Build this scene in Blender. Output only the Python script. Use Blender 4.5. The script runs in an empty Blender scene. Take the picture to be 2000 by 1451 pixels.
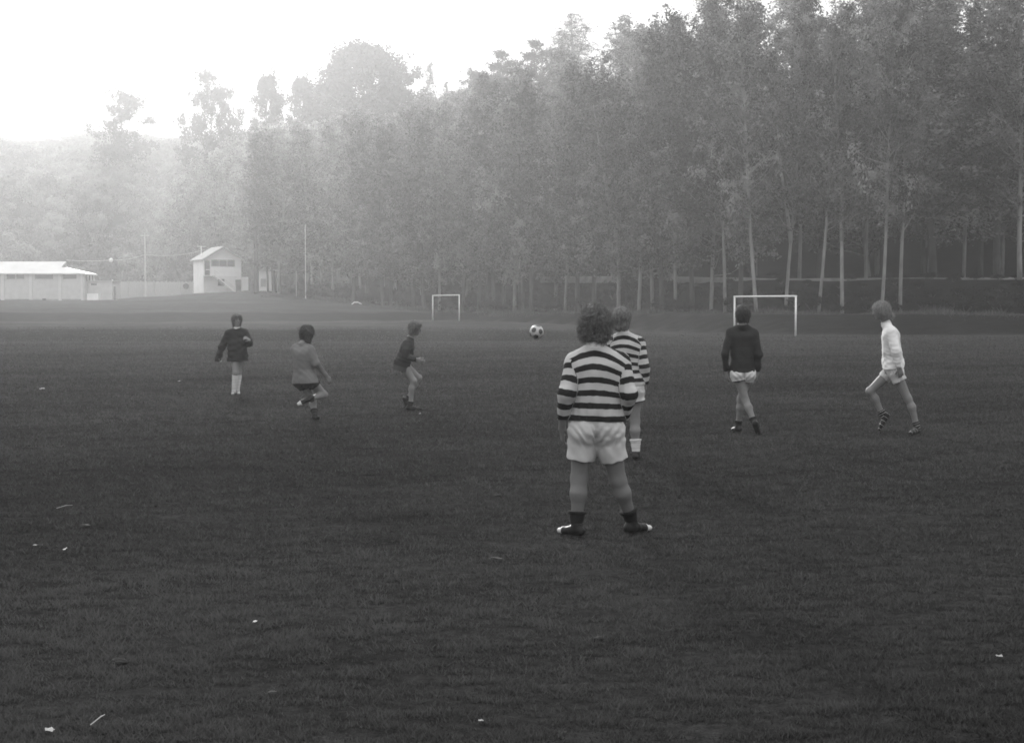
import bpy, math, random
import numpy as np
from mathutils import Vector
C = bpy.context.scene.collection
SC = bpy.context.scene
rad = math.radians
# ------------------------------------------------------------------ camera
FPX = 2778.0                      # focal length in photo pixels (50 mm lens on a 36 mm wide frame)
CAMH = 1.75
PITCH = math.atan((725.5 - 602.0) / FPX)
cam_d = bpy.data.cameras.new('camera'); cam = bpy.data.objects.new('camera', cam_d); C.objects.link(cam)
cam_d.lens = 50.0; cam_d.sensor_width = 36.0; cam_d.clip_start = 0.1; cam_d.clip_end = 3000
cam.location = (0, 0, CAMH); cam.rotation_euler = (math.pi / 2 - PITCH, 0, 0)
SC.camera = cam
# ------------------------------------------------------------------ light
SUN_EL, SUN_AZ = rad(18), rad(-13)     # azimuth from straight ahead (+Y), minus = towards the left
HAZE, HAZE_G = 0.00075, 0.67
GRASS = 0.042
w = bpy.data.worlds.new('World'); SC.world = w; w.use_nodes = True
nt = w.node_tree; nt.nodes.clear()
sky = nt.nodes.new('ShaderNodeTexSky'); sky.sky_type = 'NISHITA'; sky.sun_disc = False
sky.sun_elevation = SUN_EL; sky.sun_rotation = SUN_AZ; sky.dust_density = 2.0; sky.air_density = 1.0
bw = nt.nodes.new('ShaderNodeRGBToBW'); bg = nt.nodes.new('ShaderNodeBackground'); wo = nt.nodes.new('ShaderNodeOutputWorld')
nt.links.new(sky.outputs[0], bw.inputs[0]); nt.links.new(bg.outputs[0], wo.inputs[0])
# thin overcast: the cloud evens out the clear sky's brightness and is brighter overhead than at the horizon
SKY_LO, SKY_HI, SKY_Z = 2.05, 2.45, 3.2
cl_ = nt.nodes.new('ShaderNodeClamp'); cl_.inputs['Min'].default_value = SKY_LO; cl_.inputs['Max'].default_value = SKY_HI
geo = nt.nodes.new('ShaderNodeTexCoord'); sep = nt.nodes.new('ShaderNodeSeparateXYZ'); nt.links.new(geo.outputs['Generated'], sep.inputs[0])
mx0 = nt.nodes.new('ShaderNodeMath'); mx0.operation = 'MAXIMUM'; mx0.inputs[1].default_value = 0.0; nt.links.new(sep.outputs['Z'], mx0.inputs[0])
ma = nt.nodes.new('ShaderNodeMath'); ma.operation = 'MULTIPLY_ADD'; ma.inputs[1].default_value = SKY_Z; ma.inputs[2].default_value = 1.0; nt.links.new(mx0.outputs[0], ma.inputs[0])
mm = nt.nodes.new('ShaderNodeMath'); mm.operation = 'MULTIPLY'; nt.links.new(bw.outputs[0], cl_.inputs['Value']); nt.links.new(cl_.outputs[0], mm.inputs[0]); nt.links.new(ma.outputs[0], mm.inputs[1])
nt.links.new(mm.outputs[0], bg.inputs[0])
bg.inputs[1].default_value = 0.12
sl = bpy.data.lights.new('sun', 'SUN'); sl.energy = 2.3; sl.angle = rad(5); sl.color = (1, 0.995, 0.985)
so = bpy.data.objects.new('sun', sl); C.objects.link(so)
sd = Vector((math.sin(SUN_AZ) * math.cos(SUN_EL), math.cos(SUN_AZ) * math.cos(SUN_EL), math.sin(SUN_EL)))
so.rotation_euler = sd.to_track_quat('Z', 'Y').to_euler(); so.location = (-60, 60, 90)
SC.view_settings.view_transform = 'Standard'; SC.view_settings.look = 'None'
SC.view_settings.exposure = 0.8; SC.view_settings.gamma = 1.0; SC.view_settings.use_curve_mapping = False
SC.cycles.volume_bounces = 1; SC.cycles.max_bounces = 5; SC.cycles.diffuse_bounces = 3
SC.cycles.transmission_bounces = 3; SC.cycles.transparent_max_bounces = 6
SC.cycles.use_denoising = True
SC.cycles.sample_clamp_indirect = 3.0
SC.cycles.filter_width = 1.7
# ------------------------------------------------------------------ helpers
def at(px, py, Y):
    """world point seen at photo pixel (px, py) at forward distance Y"""
    dx = px - 1000.0; dv = 725.5 - py
    dy = FPX * math.cos(PITCH) + dv * math.sin(PITCH)
    dz = -FPX * math.sin(PITCH) + dv * math.cos(PITCH)
    k = Y / dy
    return np.array([dx * k, Y, CAMH + dz * k])
def px_of(X, Y, Z):
    z = Z - CAMH
    d = Y * math.cos(PITCH) - z * math.sin(PITCH); v = Y * math.sin(PITCH) + z * math.cos(PITCH)
    return 1000 + FPX * X / d, 725.5 - FPX * v / d
def ground_at(px, py):
    lo, hi = 3.0, 400.0
    for _ in range(50):
        m = (lo + hi) / 2
        if at(px, py, m)[2] > 0: lo = m
        else: hi = m
    return at(px, py, lo)
def mesh_np(name, V, F, mat=None, attrs=None, smooth=True):
    """F: (n,3) or (n,4) int array or list of such arrays"""
    me = bpy.data.meshes.new(name)
    V = np.asarray(V, np.float32)
    Fs = F if isinstance(F, list) else [F]
    Fs = [np.asarray(f, np.int32) for f in Fs if len(f)]
    me.vertices.add(len(V)); me.vertices.foreach_set('co', V.ravel())
    nl = sum(f.size for f in Fs); nf = sum(len(f) for f in Fs)
    me.loops.add(nl); me.polygons.add(nf)
    me.loops.foreach_set('vertex_index', np.concatenate([f.ravel() for f in Fs]))
    tot = np.concatenate([np.full(len(f), f.shape[1], np.int32) for f in Fs])
    st = np.concatenate([[0], np.cumsum(tot)[:-1]]).astype(np.int32)
    me.polygons.foreach_set('loop_start', st)
    me.polygons.foreach_set('use_smooth', np.full(nf, smooth, bool))
    me.update(calc_edges=True)
    for k, a in (attrs or {}).items():
        at_ = me.attributes.new(k, 'FLOAT', 'POINT'); at_.data.foreach_set('value', np.asarray(a, np.float32))
    if mat: me.materials.append(mat)
    return me
def link(name, me, parent=None, loc=None):
    o = bpy.data.objects.new(name, me); C.objects.link(o)
    if parent is not None: o.parent = parent
    if loc is not None: o.location = loc
    return o
def tag(o, label=None, cat=None, group=None, kind=None):
    if label: o['label'] = label
    if cat: o['category'] = cat
    if group: o['group'] = group
    if kind: o['kind'] = kind
    return o
def empty(name, loc, label=None, cat=None, group=None, rz=0):
    o = bpy.data.objects.new(name, None); C.objects.link(o); o.location = loc; o.rotation_euler = (0, 0, rz)
    o.empty_display_size = 0.3
    return tag(o, label, cat, group)
class MB:
    """collects boxes, tubes, sheets; builds one mesh"""
    def __init__(s): s.V = []; s.F3 = []; s.F4 = []; s.n = 0
    def add(s, V, F):
        V = np.asarray(V, float)
        for f in F: (s.F4 if len(f) == 4 else s.F3).append([i + s.n for i in f])
        s.V.append(V); s.n += len(V); return s
    def box(s, x0, x1, y0, y1, z0, z1):
        V = [(x, y, z) for x in (x0, x1) for y in (y0, y1) for z in (z0, z1)]
        return s.add(V, [(0, 1, 3, 2), (4, 6, 7, 5), (0, 4, 5, 1), (2, 3, 7, 6), (0, 2, 6, 4), (1, 5, 7, 3)])
    def tube(s, pts, rs, n=8, caps=True):
        pts = [np.asarray(p, float) for p in pts]
        if not hasattr(rs, '__len__'): rs = [rs] * len(pts)
        V = []; ref = np.array([0.31, 0.17, 0.93])
        for i, p in enumerate(pts):
            d = pts[min(i + 1, len(pts) - 1)] - pts[max(i - 1, 0)]; d = d / (np.linalg.norm(d) + 1e-9)
            u = np.cross(d, ref); u /= np.linalg.norm(u) + 1e-9; v = np.cross(d, u)
            for k in range(n):
                a = 2 * math.pi * k / n; V.append(p + rs[i] * (math.cos(a) * u + math.sin(a) * v))
        F = []
        for i in range(len(pts) - 1):
            for k in range(n): F.append((i * n + k, i * n + (k + 1) % n, (i + 1) * n + (k + 1) % n, (i + 1) * n + k))
        if caps:
            V.append(pts[0]); V.append(pts[-1]); a = len(V) - 2
            for k in range(n): F.append((a, (k + 1) % n, k)); F.append((a + 1, (len(pts) - 1) * n + k, (len(pts) - 1) * n + (k + 1) % n))
        return s.add(V, F)
    def mesh(s, name, mat=None, smooth=False):
        F = []
        if s.F3: F.append(np.array(s.F3))
        if s.F4: F.append(np.array(s.F4))
        return mesh_np(name, np.concatenate(s.V), F, mat, smooth=smooth)
    def build(s, name, mat, parent=None, smooth=False): return link(name, s.mesh(name, mat, smooth), parent)
# ------------------------------------------------------------------ materials
def new_mat(name):
    m = bpy.data.materials.new(name); m.use_nodes = True; t = m.node_tree; t.nodes.clear()
    o = t.nodes.new('ShaderNodeOutputMaterial'); return m, t, o
def N(t, typ, **kw):
    n = t.nodes.new(typ)
    for k, v in kw.items():
        if k.startswith('i_'): n.inputs[k[2:].replace('_', ' ')].default_value = v
        else: setattr(n, k, v)
    return n
def ramp(t, fac, stops):
    r = t.nodes.new('ShaderNodeValToRGB'); e = r.color_ramp.elements
    while len(e) < len(stops): e.new(0.5)
    for i, (p, c) in enumerate(stops): e[i].position = p; e[i].color = (c, c, c, 1)
    t.links.new(fac, r.inputs[0]); return r.outputs[0]
def basic(name, lo, hi, scale=8.0, rough=0.85, bump=0.3, bscale=60, bdist=0.01, detail=6, stretch=None, coords='Object'):
    m, t, o = new_mat(name)
    tc = N(t, 'ShaderNodeTexCoord'); src = tc.outputs[coords]
    if stretch:
        mp = N(t, 'ShaderNodeMapping'); mp.inputs['Scale'].default_value = stretch; t.links.new(src, mp.inputs[0]); src = mp.outputs[0]
    n1 = N(t, 'ShaderNodeTexNoise'); n1.inputs['Scale'].default_value = scale; n1.inputs['Detail'].default_value = detail
    t.links.new(src, n1.inputs['Vector'])
    c = ramp(t, n1.outputs[0], [(0.3, lo), (0.7, hi)])
    b = N(t, 'ShaderNodeBsdfPrincipled'); b.inputs['Roughness'].default_value = rough
    b.inputs['Specular IOR Level'].default_value = 0.25
    t.links.new(c, b.inputs['Base Color'])
    n2 = N(t, 'ShaderNodeTexNoise'); n2.inputs['Scale'].default_value = bscale; t.links.new(src, n2.inputs['Vector'])
    bp = N(t, 'ShaderNodeBump'); bp.inputs['Strength'].default_value = bump; bp.inputs['Distance'].default_value = bdist
    t.links.new(n2.outputs[0], bp.inputs['Height']); t.links.new(bp.outputs[0], b.inputs['Normal'])
    t.links.new(b.outputs[0], o.inputs[0]); return m
def foliage(name, lo, hi, trans=0.35, vary=0.0):
    m, t, o = new_mat(name)
    a = N(t, 'ShaderNodeAttribute', attribute_name='tone')
    c0 = ramp(t, a.outputs['Fac'], [(0.0, lo), (1.0, hi)]); oi = N(t, 'ShaderNodeObjectInfo')
    mr = N(t, 'ShaderNodeMapRange'); mr.inputs[3].default_value = 1 - vary; mr.inputs[4].default_value = 1 + vary; t.links.new(oi.outputs['Random'], mr.inputs[0])
    sc_ = N(t, 'ShaderNodeVectorMath', operation='SCALE'); t.links.new(c0, sc_.inputs[0]); t.links.new(mr.outputs[0], sc_.inputs['Scale']); c = sc_.outputs[0]
    d = N(t, 'ShaderNodeBsdfDiffuse'); tr = N(t, 'ShaderNodeBsdfTranslucent'); mx = N(t, 'ShaderNodeMixShader')
    mx.inputs[0].default_value = trans
    t.links.new(c, d.inputs[0]); t.links.new(c, tr.inputs[0])
    t.links.new(d.outputs[0], mx.inputs[1]); t.links.new(tr.outputs[0], mx.inputs[2]); t.links.new(mx.outputs[0], o.inputs[0])
    return m
def banded(name, a, b, period, duty, rough=0.9, bump=0.25, thr=None):
    """knitted cloth with hoops: attribute v (metres along the garment) picks the hoop"""
    m, t, o = new_mat(name)
    at_ = N(t, 'ShaderNodeAttribute', attribute_name='v')
    tc = N(t, 'ShaderNodeTexCoord')
    nz = N(t, 'ShaderNodeTexNoise'); nz.inputs['Scale'].default_value = 22; t.links.new(tc.outputs['Object'], nz.inputs['Vector'])
    wob = N(t, 'ShaderNodeMath', operation='MULTIPLY_ADD'); wob.inputs[1].default_value = 0.012
    t.links.new(nz.outputs[0], wob.inputs[0]); t.links.new(at_.outputs['Fac'], wob.inputs[2])
    if thr is None:
        dv = N(t, 'ShaderNodeMath', operation='DIVIDE'); dv.inputs[1].default_value = period; t.links.new(wob.outputs[0], dv.inputs[0])
        fr = N(t, 'ShaderNodeMath', operation='FRACT'); t.links.new(dv.outputs[0], fr.inputs[0])
        cmp = N(t, 'ShaderNodeMath', operation='GREATER_THAN'); cmp.inputs[1].default_value = duty; t.links.new(fr.outputs[0], cmp.inputs[0])
    else:
        cmp = N(t, 'ShaderNodeMath', operation='GREATER_THAN'); cmp.inputs[1].default_value = thr; t.links.new(wob.outputs[0], cmp.inputs[0])
    mix = N(t, 'ShaderNodeMix', data_type='RGBA'); t.links.new(cmp.outputs[0], mix.inputs[0])
    mix.inputs[6].default_value = (a, a, a, 1); mix.inputs[7].default_value = (b, b, b, 1)
    n3 = N(t, 'ShaderNodeTexNoise'); n3.inputs['Scale'].default_value = 9; n3.inputs['Detail'].default_value = 8
    t.links.new(tc.outputs['Object'], n3.inputs['Vector'])
    mr = N(t, 'ShaderNodeMapRange'); mr.inputs[3].default_value = 0.78; mr.inputs[4].default_value = 1.15; t.links.new(n3.outputs[0], mr.inputs[0])
    mul = N(t, 'ShaderNodeVectorMath', operation='SCALE'); t.links.new(mix.outputs[2], mul.inputs[0]); t.links.new(mr.outputs[0], mul.inputs['Scale'])
    bs = N(t, 'ShaderNodeBsdfPrincipled'); bs.inputs['Roughness'].default_value = rough; bs.inputs['Specular IOR Level'].default_value = 0.15
    t.links.new(mul.outputs[0], bs.inputs['Base Color'])
    n2 = N(t, 'ShaderNodeTexNoise'); n2.inputs['Scale'].default_value = 90; t.links.new(tc.outputs['Object'], n2.inputs['Vector'])
    bp = N(t, 'ShaderNodeBump'); bp.inputs['Strength'].default_value = bump; bp.inputs['Distance'].default_value = 0.004
    t.links.new(n2.outputs[0], bp.inputs['Height']); t.links.new(bp.outputs[0], bs.inputs['Normal'])
    t.links.new(bs.outputs[0], o.inputs[0]); return m
# ------------------------------------------------------------------ terrain
def sst(x): x = np.clip(x, 0, 1); return x * x * (3 - 2 * x)
EX = [-400, -25, -15, -8, -5, 0, 7, 14, 18, 30, 45, 400]
EY = [136, 136, 142, 150, 147, 136, 118, 102, 95, 92, 90, 90]
TX = [-400, -60, -35, -20, -8, 0, 7.2, 14, 19, 28, 36, 60, 400]     # front row of trees
TY = [230, 215, 198, 177, 163, 146, 130, 119, 110, 105, 102, 98, 98]
FX = [-400, -62, -42, -20, 0, 10, 20, 50, 400]                      # foot of the hill
FY = [262, 250, 236, 205, 168, 146, 131, 124, 124]
def Ef(X): return np.interp(X, EX, EY)
def Tf(X): return np.interp(X, TX, TY)
def Ff(X): return np.interp(X, FX, FY)
def terr(X, Y):
    X = np.asarray(X, float); Y = np.asarray(Y, float)
    wl = 1 - sst((X - 0) / 12)
    z = 0.43 * wl * sst((Y - 77) / 16)
    E = Ef(X)
    z = z + (0.8 * wl + 1.3 * (1 - wl)) * sst((Y - E) / 8)
    g = np.interp(X, [-400, -58, -38, -20, 0, 8], [0.029, 0.029, 0.046, 0.04, 0.03, 0.0])
    z = z + g * np.clip(Y - E - 8, 0, 70)
    wr = sst((X - 4) / 9)
    T = Tf(X)
    z = z + wr * 2.75 * sst((Y - T - 0.5) / 11)
    F = Ff(X)
    L = np.interp(X, [-400, -60, 0, 30, 400], [190, 165, 100, 92, 92]); H = np.interp(X, [-400, -60, 0, 30, 400], [47, 43, 36, 31, 31])
    t = np.clip((Y - F) / L, 0, 1)
    z = z + H * (1 - (1 - t) ** 1.5)
    z = z - 0.12 * np.clip(Y - F - L, 0, 220) * (X < 400)
    z = z + 62 * np.exp(-(((X + 290) / 150) ** 2 + ((Y - 760) / 120) ** 2))
    amp = sst((Y - F) / 25)
    z = z + amp * (1.6 * np.sin(X * 0.11 + 1.3 * np.sin(Y * .05)) + 1.2 * np.sin(Y * 0.13 + X * 0.07) )
    z = z + 0.05 * sst((Y - 70) / 60) * (np.sin(X * .7 + Y * .31) + np.sin(X * .33 - Y * .57))
    return z
def grid(name, xs, ys, mat, lift=0.0):
    XX, YY = np.meshgrid(xs, ys); Z = terr(XX, YY) + lift
    V = np.stack([XX, YY, Z], -1).reshape(-1, 3); nx = len(xs)
    i = np.arange(len(ys) - 1)[:, None] * nx + np.arange(nx - 1)[None]
    F = np.stack([i, i + 1, i + nx + 1, i + nx], -1).reshape(-1, 4)
    # backlit banks' shade painted as colour: 1 on the slopes, 0 on the flats
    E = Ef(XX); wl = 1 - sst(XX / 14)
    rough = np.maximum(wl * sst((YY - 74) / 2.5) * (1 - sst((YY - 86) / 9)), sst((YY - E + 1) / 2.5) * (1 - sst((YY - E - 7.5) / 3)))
    rough = rough * (0.8 + .2 * np.sin(XX * .23 + np.sin(XX * .11) * 2)) - .45 * wl * sst((YY - 93) / 6) * (1 - sst((YY - E + 2) / 3))  # lit terrace between the banks painted lighter
    rough = np.maximum(rough, sst((YY - Tf(XX) + 1) / 3) * sst((XX + 36) / 6))   # tree shade painted on the ground, along with leaf litter
    return mesh_np(name, V, F, mat, {'rough': rough.ravel(), 'gap_shade': (0.68 + .32 * sst((YY - 30) / 55)).ravel()})
def grass_mat():
    m, t, o = new_mat('turf')
    tc = N(t, 'ShaderNodeTexCoord'); src = tc.outputs['Object']
    def noise(sc, det, st=None):
        s_ = src
        if st:
            mp = N(t, 'ShaderNodeMapping'); mp.inputs['Scale'].default_value = st; t.links.new(src, mp.inputs[0]); s_ = mp.outputs[0]
        n = N(t, 'ShaderNodeTexNoise'); n.inputs['Scale'].default_value = sc; n.inputs['Detail'].default_value = det
        n.inputs['Roughness'].default_value = 0.6; t.links.new(s_, n.inputs['Vector']); return n.outputs[0]
    a = ramp(t, noise(0.09, 5, (0.6, 1.6, 1)), [(0.3, 0.72), (0.7, 1.3)])
    b = ramp(t, noise(1.1, 6, (0.7, 1.5, 1)), [(0.32, 0.62), (0.68, 1.3)])
    c = ramp(t, noise(14, 6), [(0.3, 0.55), (0.7, 1.45)])
    d = ramp(t, noise(75, 3), [(0.3, 0.6), (0.7, 1.4)])
    pit = ramp(t, noise(3.1, 3, (0.8, 1.2, 1)), [(0.27, 0.45), (0.36, 1.0)])
    cur = None
    ra = N(t, 'ShaderNodeAttribute', attribute_name='rough'); mr = N(t, 'ShaderNodeMapRange'); mr.inputs[1].default_value = -.5; mr.inputs[2].default_value = 1; mr.inputs[3].default_value = 1.7; mr.inputs[4].default_value = .3  # painted bank and tree shade dims the colour, lit terrace raises it
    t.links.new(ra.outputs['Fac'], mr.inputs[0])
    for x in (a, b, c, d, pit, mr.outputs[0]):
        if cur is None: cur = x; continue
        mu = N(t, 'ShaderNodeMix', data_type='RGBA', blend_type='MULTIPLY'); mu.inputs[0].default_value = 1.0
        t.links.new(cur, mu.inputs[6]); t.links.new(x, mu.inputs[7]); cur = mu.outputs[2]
    th = N(t, 'ShaderNodeAttribute', attribute_name='gap_shade'); tm = N(t, 'ShaderNodeMath', operation='MULTIPLY'); tm.inputs[1].default_value = GRASS; t.links.new(th.outputs['Fac'], tm.inputs[0])   # shade and dark soil between near blades painted in, closed sward far off
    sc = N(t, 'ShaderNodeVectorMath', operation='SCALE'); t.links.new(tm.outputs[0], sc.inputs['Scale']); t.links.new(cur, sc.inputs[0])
    bs = N(t, 'ShaderNodeBsdfDiffuse'); bs.inputs['Roughness'].default_value = 1.0
    t.links.new(sc.outputs[0], bs.inputs[0])
    bp = N(t, 'ShaderNodeBump'); bp.inputs['Strength'].default_value = 0.9; bp.inputs['Distance'].default_value = 0.05
    mxh = N(t, 'ShaderNodeMath', operation='ADD'); t.links.new(noise(9, 6), mxh.inputs[0]); t.links.new(noise(1.6, 3), mxh.inputs[1])
    t.links.new(mxh.outputs[0], bp.inputs['Height']); t.links.new(bp.outputs[0], bs.inputs['Normal'])
    t.links.new(bs.outputs[0], o.inputs[0]); return m
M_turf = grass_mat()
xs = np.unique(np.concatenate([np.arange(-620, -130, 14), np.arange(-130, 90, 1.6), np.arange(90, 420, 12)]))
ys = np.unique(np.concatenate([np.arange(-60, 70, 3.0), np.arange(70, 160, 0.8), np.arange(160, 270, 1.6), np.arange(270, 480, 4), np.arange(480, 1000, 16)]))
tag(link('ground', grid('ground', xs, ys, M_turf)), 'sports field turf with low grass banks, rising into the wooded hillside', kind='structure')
# ------------------------------------------------------------------ trees
M_bark = basic('pale_bark', 0.16, 0.34, scale=3, bscale=25, bump=0.5, bdist=0.03, stretch=(1, 1, 0.25))
M_bark_d = basic('dark_bark', 0.04, 0.09, scale=3, bscale=25, bump=0.5, bdist=0.03, stretch=(1, 1, 0.25))
M_leaf = foliage('leaves', 0.04, 0.33, 0.38, .3)
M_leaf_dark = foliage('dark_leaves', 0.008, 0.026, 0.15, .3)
M_bush = foliage('bush_leaves', 0.10, 0.26, 0.3, .35)
M_pale = foliage('pale_leaves', 0.12, 0.22, 0.3)
def leaf_mesh(name, cents, size, rng, mat, tone, out=None):
    n = len(cents)
    nn = rng.normal(size=(n, 3)); nn /= np.linalg.norm(nn, axis=1)[:, None]
    if out is not None: nn = nn * .75 + out; nn /= np.linalg.norm(nn, axis=1)[:, None] + 1e-9
    a = np.cross(nn, rng.normal(size=(n, 3))); a /= np.linalg.norm(a, axis=1)[:, None]
    b = np.cross(a, nn); b /= np.linalg.norm(b, axis=1)[:, None]
    s = size * rng.uniform(0.55, 1.3, n)[:, None]
    V = np.stack([cents + a * s, cents + b * s * .5, cents - a * s, cents - b * s * .5], 1).reshape(-1, 3)
    F = np.arange(n * 4).reshape(-1, 4)
    return mesh_np(name, V, F, mat, {'tone': np.repeat(tone, 4)}, smooth=False)
def poplar(seed, H=24, crown0=0.24, rad0=3.0, fork=False, leaves=11000, lsize=0.15, bark=None, leafm=None, sparse=0.0, bare=0.0, TR=0.19):
    """tall tree: slender trunk, steep limbs, leaf sprays around the limb ends"""
    rng = np.random.default_rng(seed); mb = MB()
    n = 12; lean = rng.normal(0, 0.35, 2)
    def trunk(base, top, r0, r1, wob):
        ps = []
        for i in range(n + 1):
            t = i / n; p = base * (1 - t) + top * t
            ps.append(p + np.array([math.sin(t * 5 + wob), math.cos(t * 4 + wob), 0]) * 0.16 * math.sin(t * math.pi))
        mb.tube(ps, [r0 * (1 - i / n) ** 0.8 + r1 for i in range(n + 1)], n=7); return ps
    top = np.array([lean[0] * 2, lean[1] * 2, H * 0.95])
    stems = [trunk(np.array([0, 0, -0.4]), top, TR, 0.025, rng.uniform(0, 6))]
    if fork:
        b = stems[0][3]; stems.append(trunk(b, b + np.array([rng.choice([-1, 1]) * 2.6, rng.uniform(-1, 1), H * 0.6]), 0.16, 0.03, 2.0))
    cl = []; tn = []; ou = []
    nl = 74; per = leaves / (nl + (26 if fork else 0))
    for st in stems:
        main = st is stems[0]
        for k in range(nl if main else 26):
            t = (crown0 + (0.97 - crown0) * (k + rng.random()) / nl) if main else rng.uniform(0.15, 0.97)
            i = min(int(t * n), n - 1); f = t * n - i; p = st[i] * (1 - f) + st[i + 1] * f
            az = rng.uniform(0, 6.283); prof = (0.45 + 0.55 * math.sin(min(1, (t - crown0 * 0.7) / 0.3) * math.pi / 2)) * (1.06 - t) ** 0.5
            L = rad0 * prof * rng.uniform(0.5, 1.4); el = rng.uniform(0.1, 0.9) + 0.45 * t
            dh = np.array([math.cos(az) * math.cos(el), math.sin(az) * math.cos(el), math.sin(el)]); d = dh * L * 1.3
            q = p + d * 0.5 + np.array([0, 0, -0.06 * L]); e = p + d + np.array([0, 0, .1 * L])
            mb.tube([p, q, e], [0.04 + 0.011 * L, 0.03, 0.01], n=4, caps=False)
            # a plume of leaf sprays along the outer part of the limb
            ns = max(3, int(per * (.35 + .22 * L) / 26)); tone = rng.uniform(0.0, 1.0)
            for _ in range(ns):
                s_ = rng.uniform(0.25, 1.08) ; w_ = .16 + .30 * math.sin(min(1, s_) * 2.6) * min(1.3, .4 + L * .3)
                cc = (p + (q - p) * s_ * 2 if s_ < .5 else q + (e - q) * (s_ - .5) * 2) + rng.normal(0, w_, 3)
                m = int(26 * rng.uniform(.6, 1.4)); v = rng.normal(0, 1, (m, 3)); r = rng.uniform(.16, .36)
                pts = cc + v * r * np.array([1, 1, .8])
                cl.append(pts); o_ = (pts - (p + d * .45)); o_ /= np.linalg.norm(o_, axis=1)[:, None] + .3; ou.append(o_ * .8 + np.array([0, 0, .35]))
                tn.append(np.clip(tone ** 1.6 * .85 + rng.uniform(0, .2) + rng.normal(0, .1, m), 0, 1))
    return mb.mesh('trunk', bark or M_bark, smooth=True), leaf_mesh('crown', np.concatenate(cl), lsize, rng, leafm or M_leaf, np.concatenate(tn), np.concatenate(ou))
def gum(seed, H=22, R=8, leafm=None, holes=0.5, blobs=26, leaves=9000, lsize=0.3, low=0.35, ball=1.9, bark=None):
    """open spreading tree: clumps of foliage at the ends of forking limbs"""
    rng = np.random.default_rng(seed); mb = MB()
    t0 = np.array([0, 0, -0.5]); t1 = np.array([rng.normal(0, .5), rng.normal(0, .5), H * low]); t2 = np.array([rng.normal(0, 1), rng.normal(0, 1), H * .8])
    mb.tube([t0, t1, (t1 + t2) / 2, t2], [0.42, 0.3, 0.18, 0.05], n=7)
    cl = []; tn = []; ou = []
    for k in range(blobs):
        az = rng.uniform(0, 6.283); h = rng.uniform(low * 0.9, 1.0) ; rr = R * math.sqrt(max(0.05, 1 - ((h - 0.6) / 0.48) ** 2)) * rng.uniform(0.35, 1.0) * min(1, 1.7 * math.sqrt(max(0, 1.04 - h)))
        c = np.array([math.cos(az) * rr, math.sin(az) * rr, h * H - 0.8])
        b = t1 + (t2 - t1) * np.clip((h - low) / (0.8 - low) * .6, 0, .9)
        mb.tube([b, (b + c) / 2 + np.array([0, 0, -.5]), c], [0.14, 0.08, 0.02], n=4, caps=False)
        m = int(leaves / blobs); r = ball * rng.uniform(0.6, 1.25)
        v = rng.normal(size=(m, 3)); v /= np.linalg.norm(v, axis=1)[:, None]; v *= (rng.uniform(0.15, 1.1, m) ** 0.6)[:, None]
        # break each clump into smaller sprays
        sub = rng.normal(0, r * .55, (9, 3)); v = v * r * 0.5 + sub[rng.integers(9, size=m)] * np.array([1.2, 1.2, .7])
        cl.append(c + v); ou.append(v / (np.linalg.norm(v, axis=1)[:, None] + .2) + np.array([0, 0, .3])); tn.append(np.clip(np.full(m, rng.uniform(0.1, .9)) + rng.normal(0, .15, m), 0, 1))
    return mb.mesh('trunk', bark or M_bark_d, smooth=True), leaf_mesh('crown', np.concatenate(cl), lsize, rng, leafm or M_leaf_dark, np.concatenate(tn), np.concatenate(ou))
def conifer(seed, H=6, R=1.6, mat=None, leaves=2500, lsize=.16):
    rng = np.random.default_rng(seed); mb = MB(); mb.tube([(0, 0, -.3), (0, 0, H * .9)], [.14, .02], n=6)
    z = 1 - np.sqrt(rng.uniform(0, 1, leaves)); az = rng.uniform(0, 6.283, leaves); rr = R * (1 - z) ** .7 * rng.uniform(.5, 1.05, leaves)
    c = np.stack([np.cos(az) * rr, np.sin(az) * rr, .15 + z * H * .97], -1)
    return mb.mesh('trunk', M_bark_d), leaf_mesh('crown', c, lsize, rng, mat or M_pale, rng.uniform(0, 1, leaves))
def bush_pts(rng, R, H, n):
    """lumpy shrub: several lobes of leaves, open between them"""
    k = 9; az = rng.uniform(0, 6.283, k); rr = R * rng.uniform(0.1, 0.62, k)
    lc = np.stack([np.cos(az) * rr, np.sin(az) * rr, H * rng.uniform(0.25, 0.62, k)], -1); lr = R * rng.uniform(0.32, 0.55, k)
    i = rng.integers(k, size=n); v = rng.normal(size=(n, 3)); v /= np.linalg.norm(v, axis=1)[:, None]
    v[:, 2] = np.abs(v[:, 2]) * 1.0 - 0.25 * rng.random(n)
    p = lc[i] + v * (lr[i] * (1 - .3 * rng.random(n) ** 2.5))[:, None] + rng.normal(0, .04 * R, (n, 3)); p[:, 2] = np.maximum(p[:, 2], 0.02)
    return p, v, np.clip(rng.uniform(0.1, .9, k)[i] + rng.normal(0, .15, n), 0, 1)
def bush(seed, R=3.5, H=4.5, leaves=1500, lsize=.2, mat=None):
    rng = np.random.default_rng(seed); p, ov, t = bush_pts(rng, R, H, leaves)
    mb = MB()
    for k in range(5):
        a = k * 1.3; mb.tube([(0, 0, -.3), (math.cos(a) * R * .25, math.sin(a) * R * .25, H * .3), (math.cos(a) * R * .5, math.sin(a) * R * .5, H * .55)], [.1, .06, .02], n=4)
    return mb.mesh('trunk', M_bark_d), leaf_mesh('crown', p, lsize, rng, mat or M_bush, t, ov * 2.6)
def plant(name, meshes, x, y, label, cat, group=None, sx=1.0, sz=1.0, rz=0.0, lean=(0, 0), z=None, parts=('trunk', 'crown')):
    e = empty(name, (x, y, float(terr(x, y)) if z is None else z), label, cat, group)
    e.rotation_euler = (lean[0], lean[1], rz); e.scale = (sx, sx, sz)
    for pn, me in zip(parts, meshes): link(pn, me, e)
    return e
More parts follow.
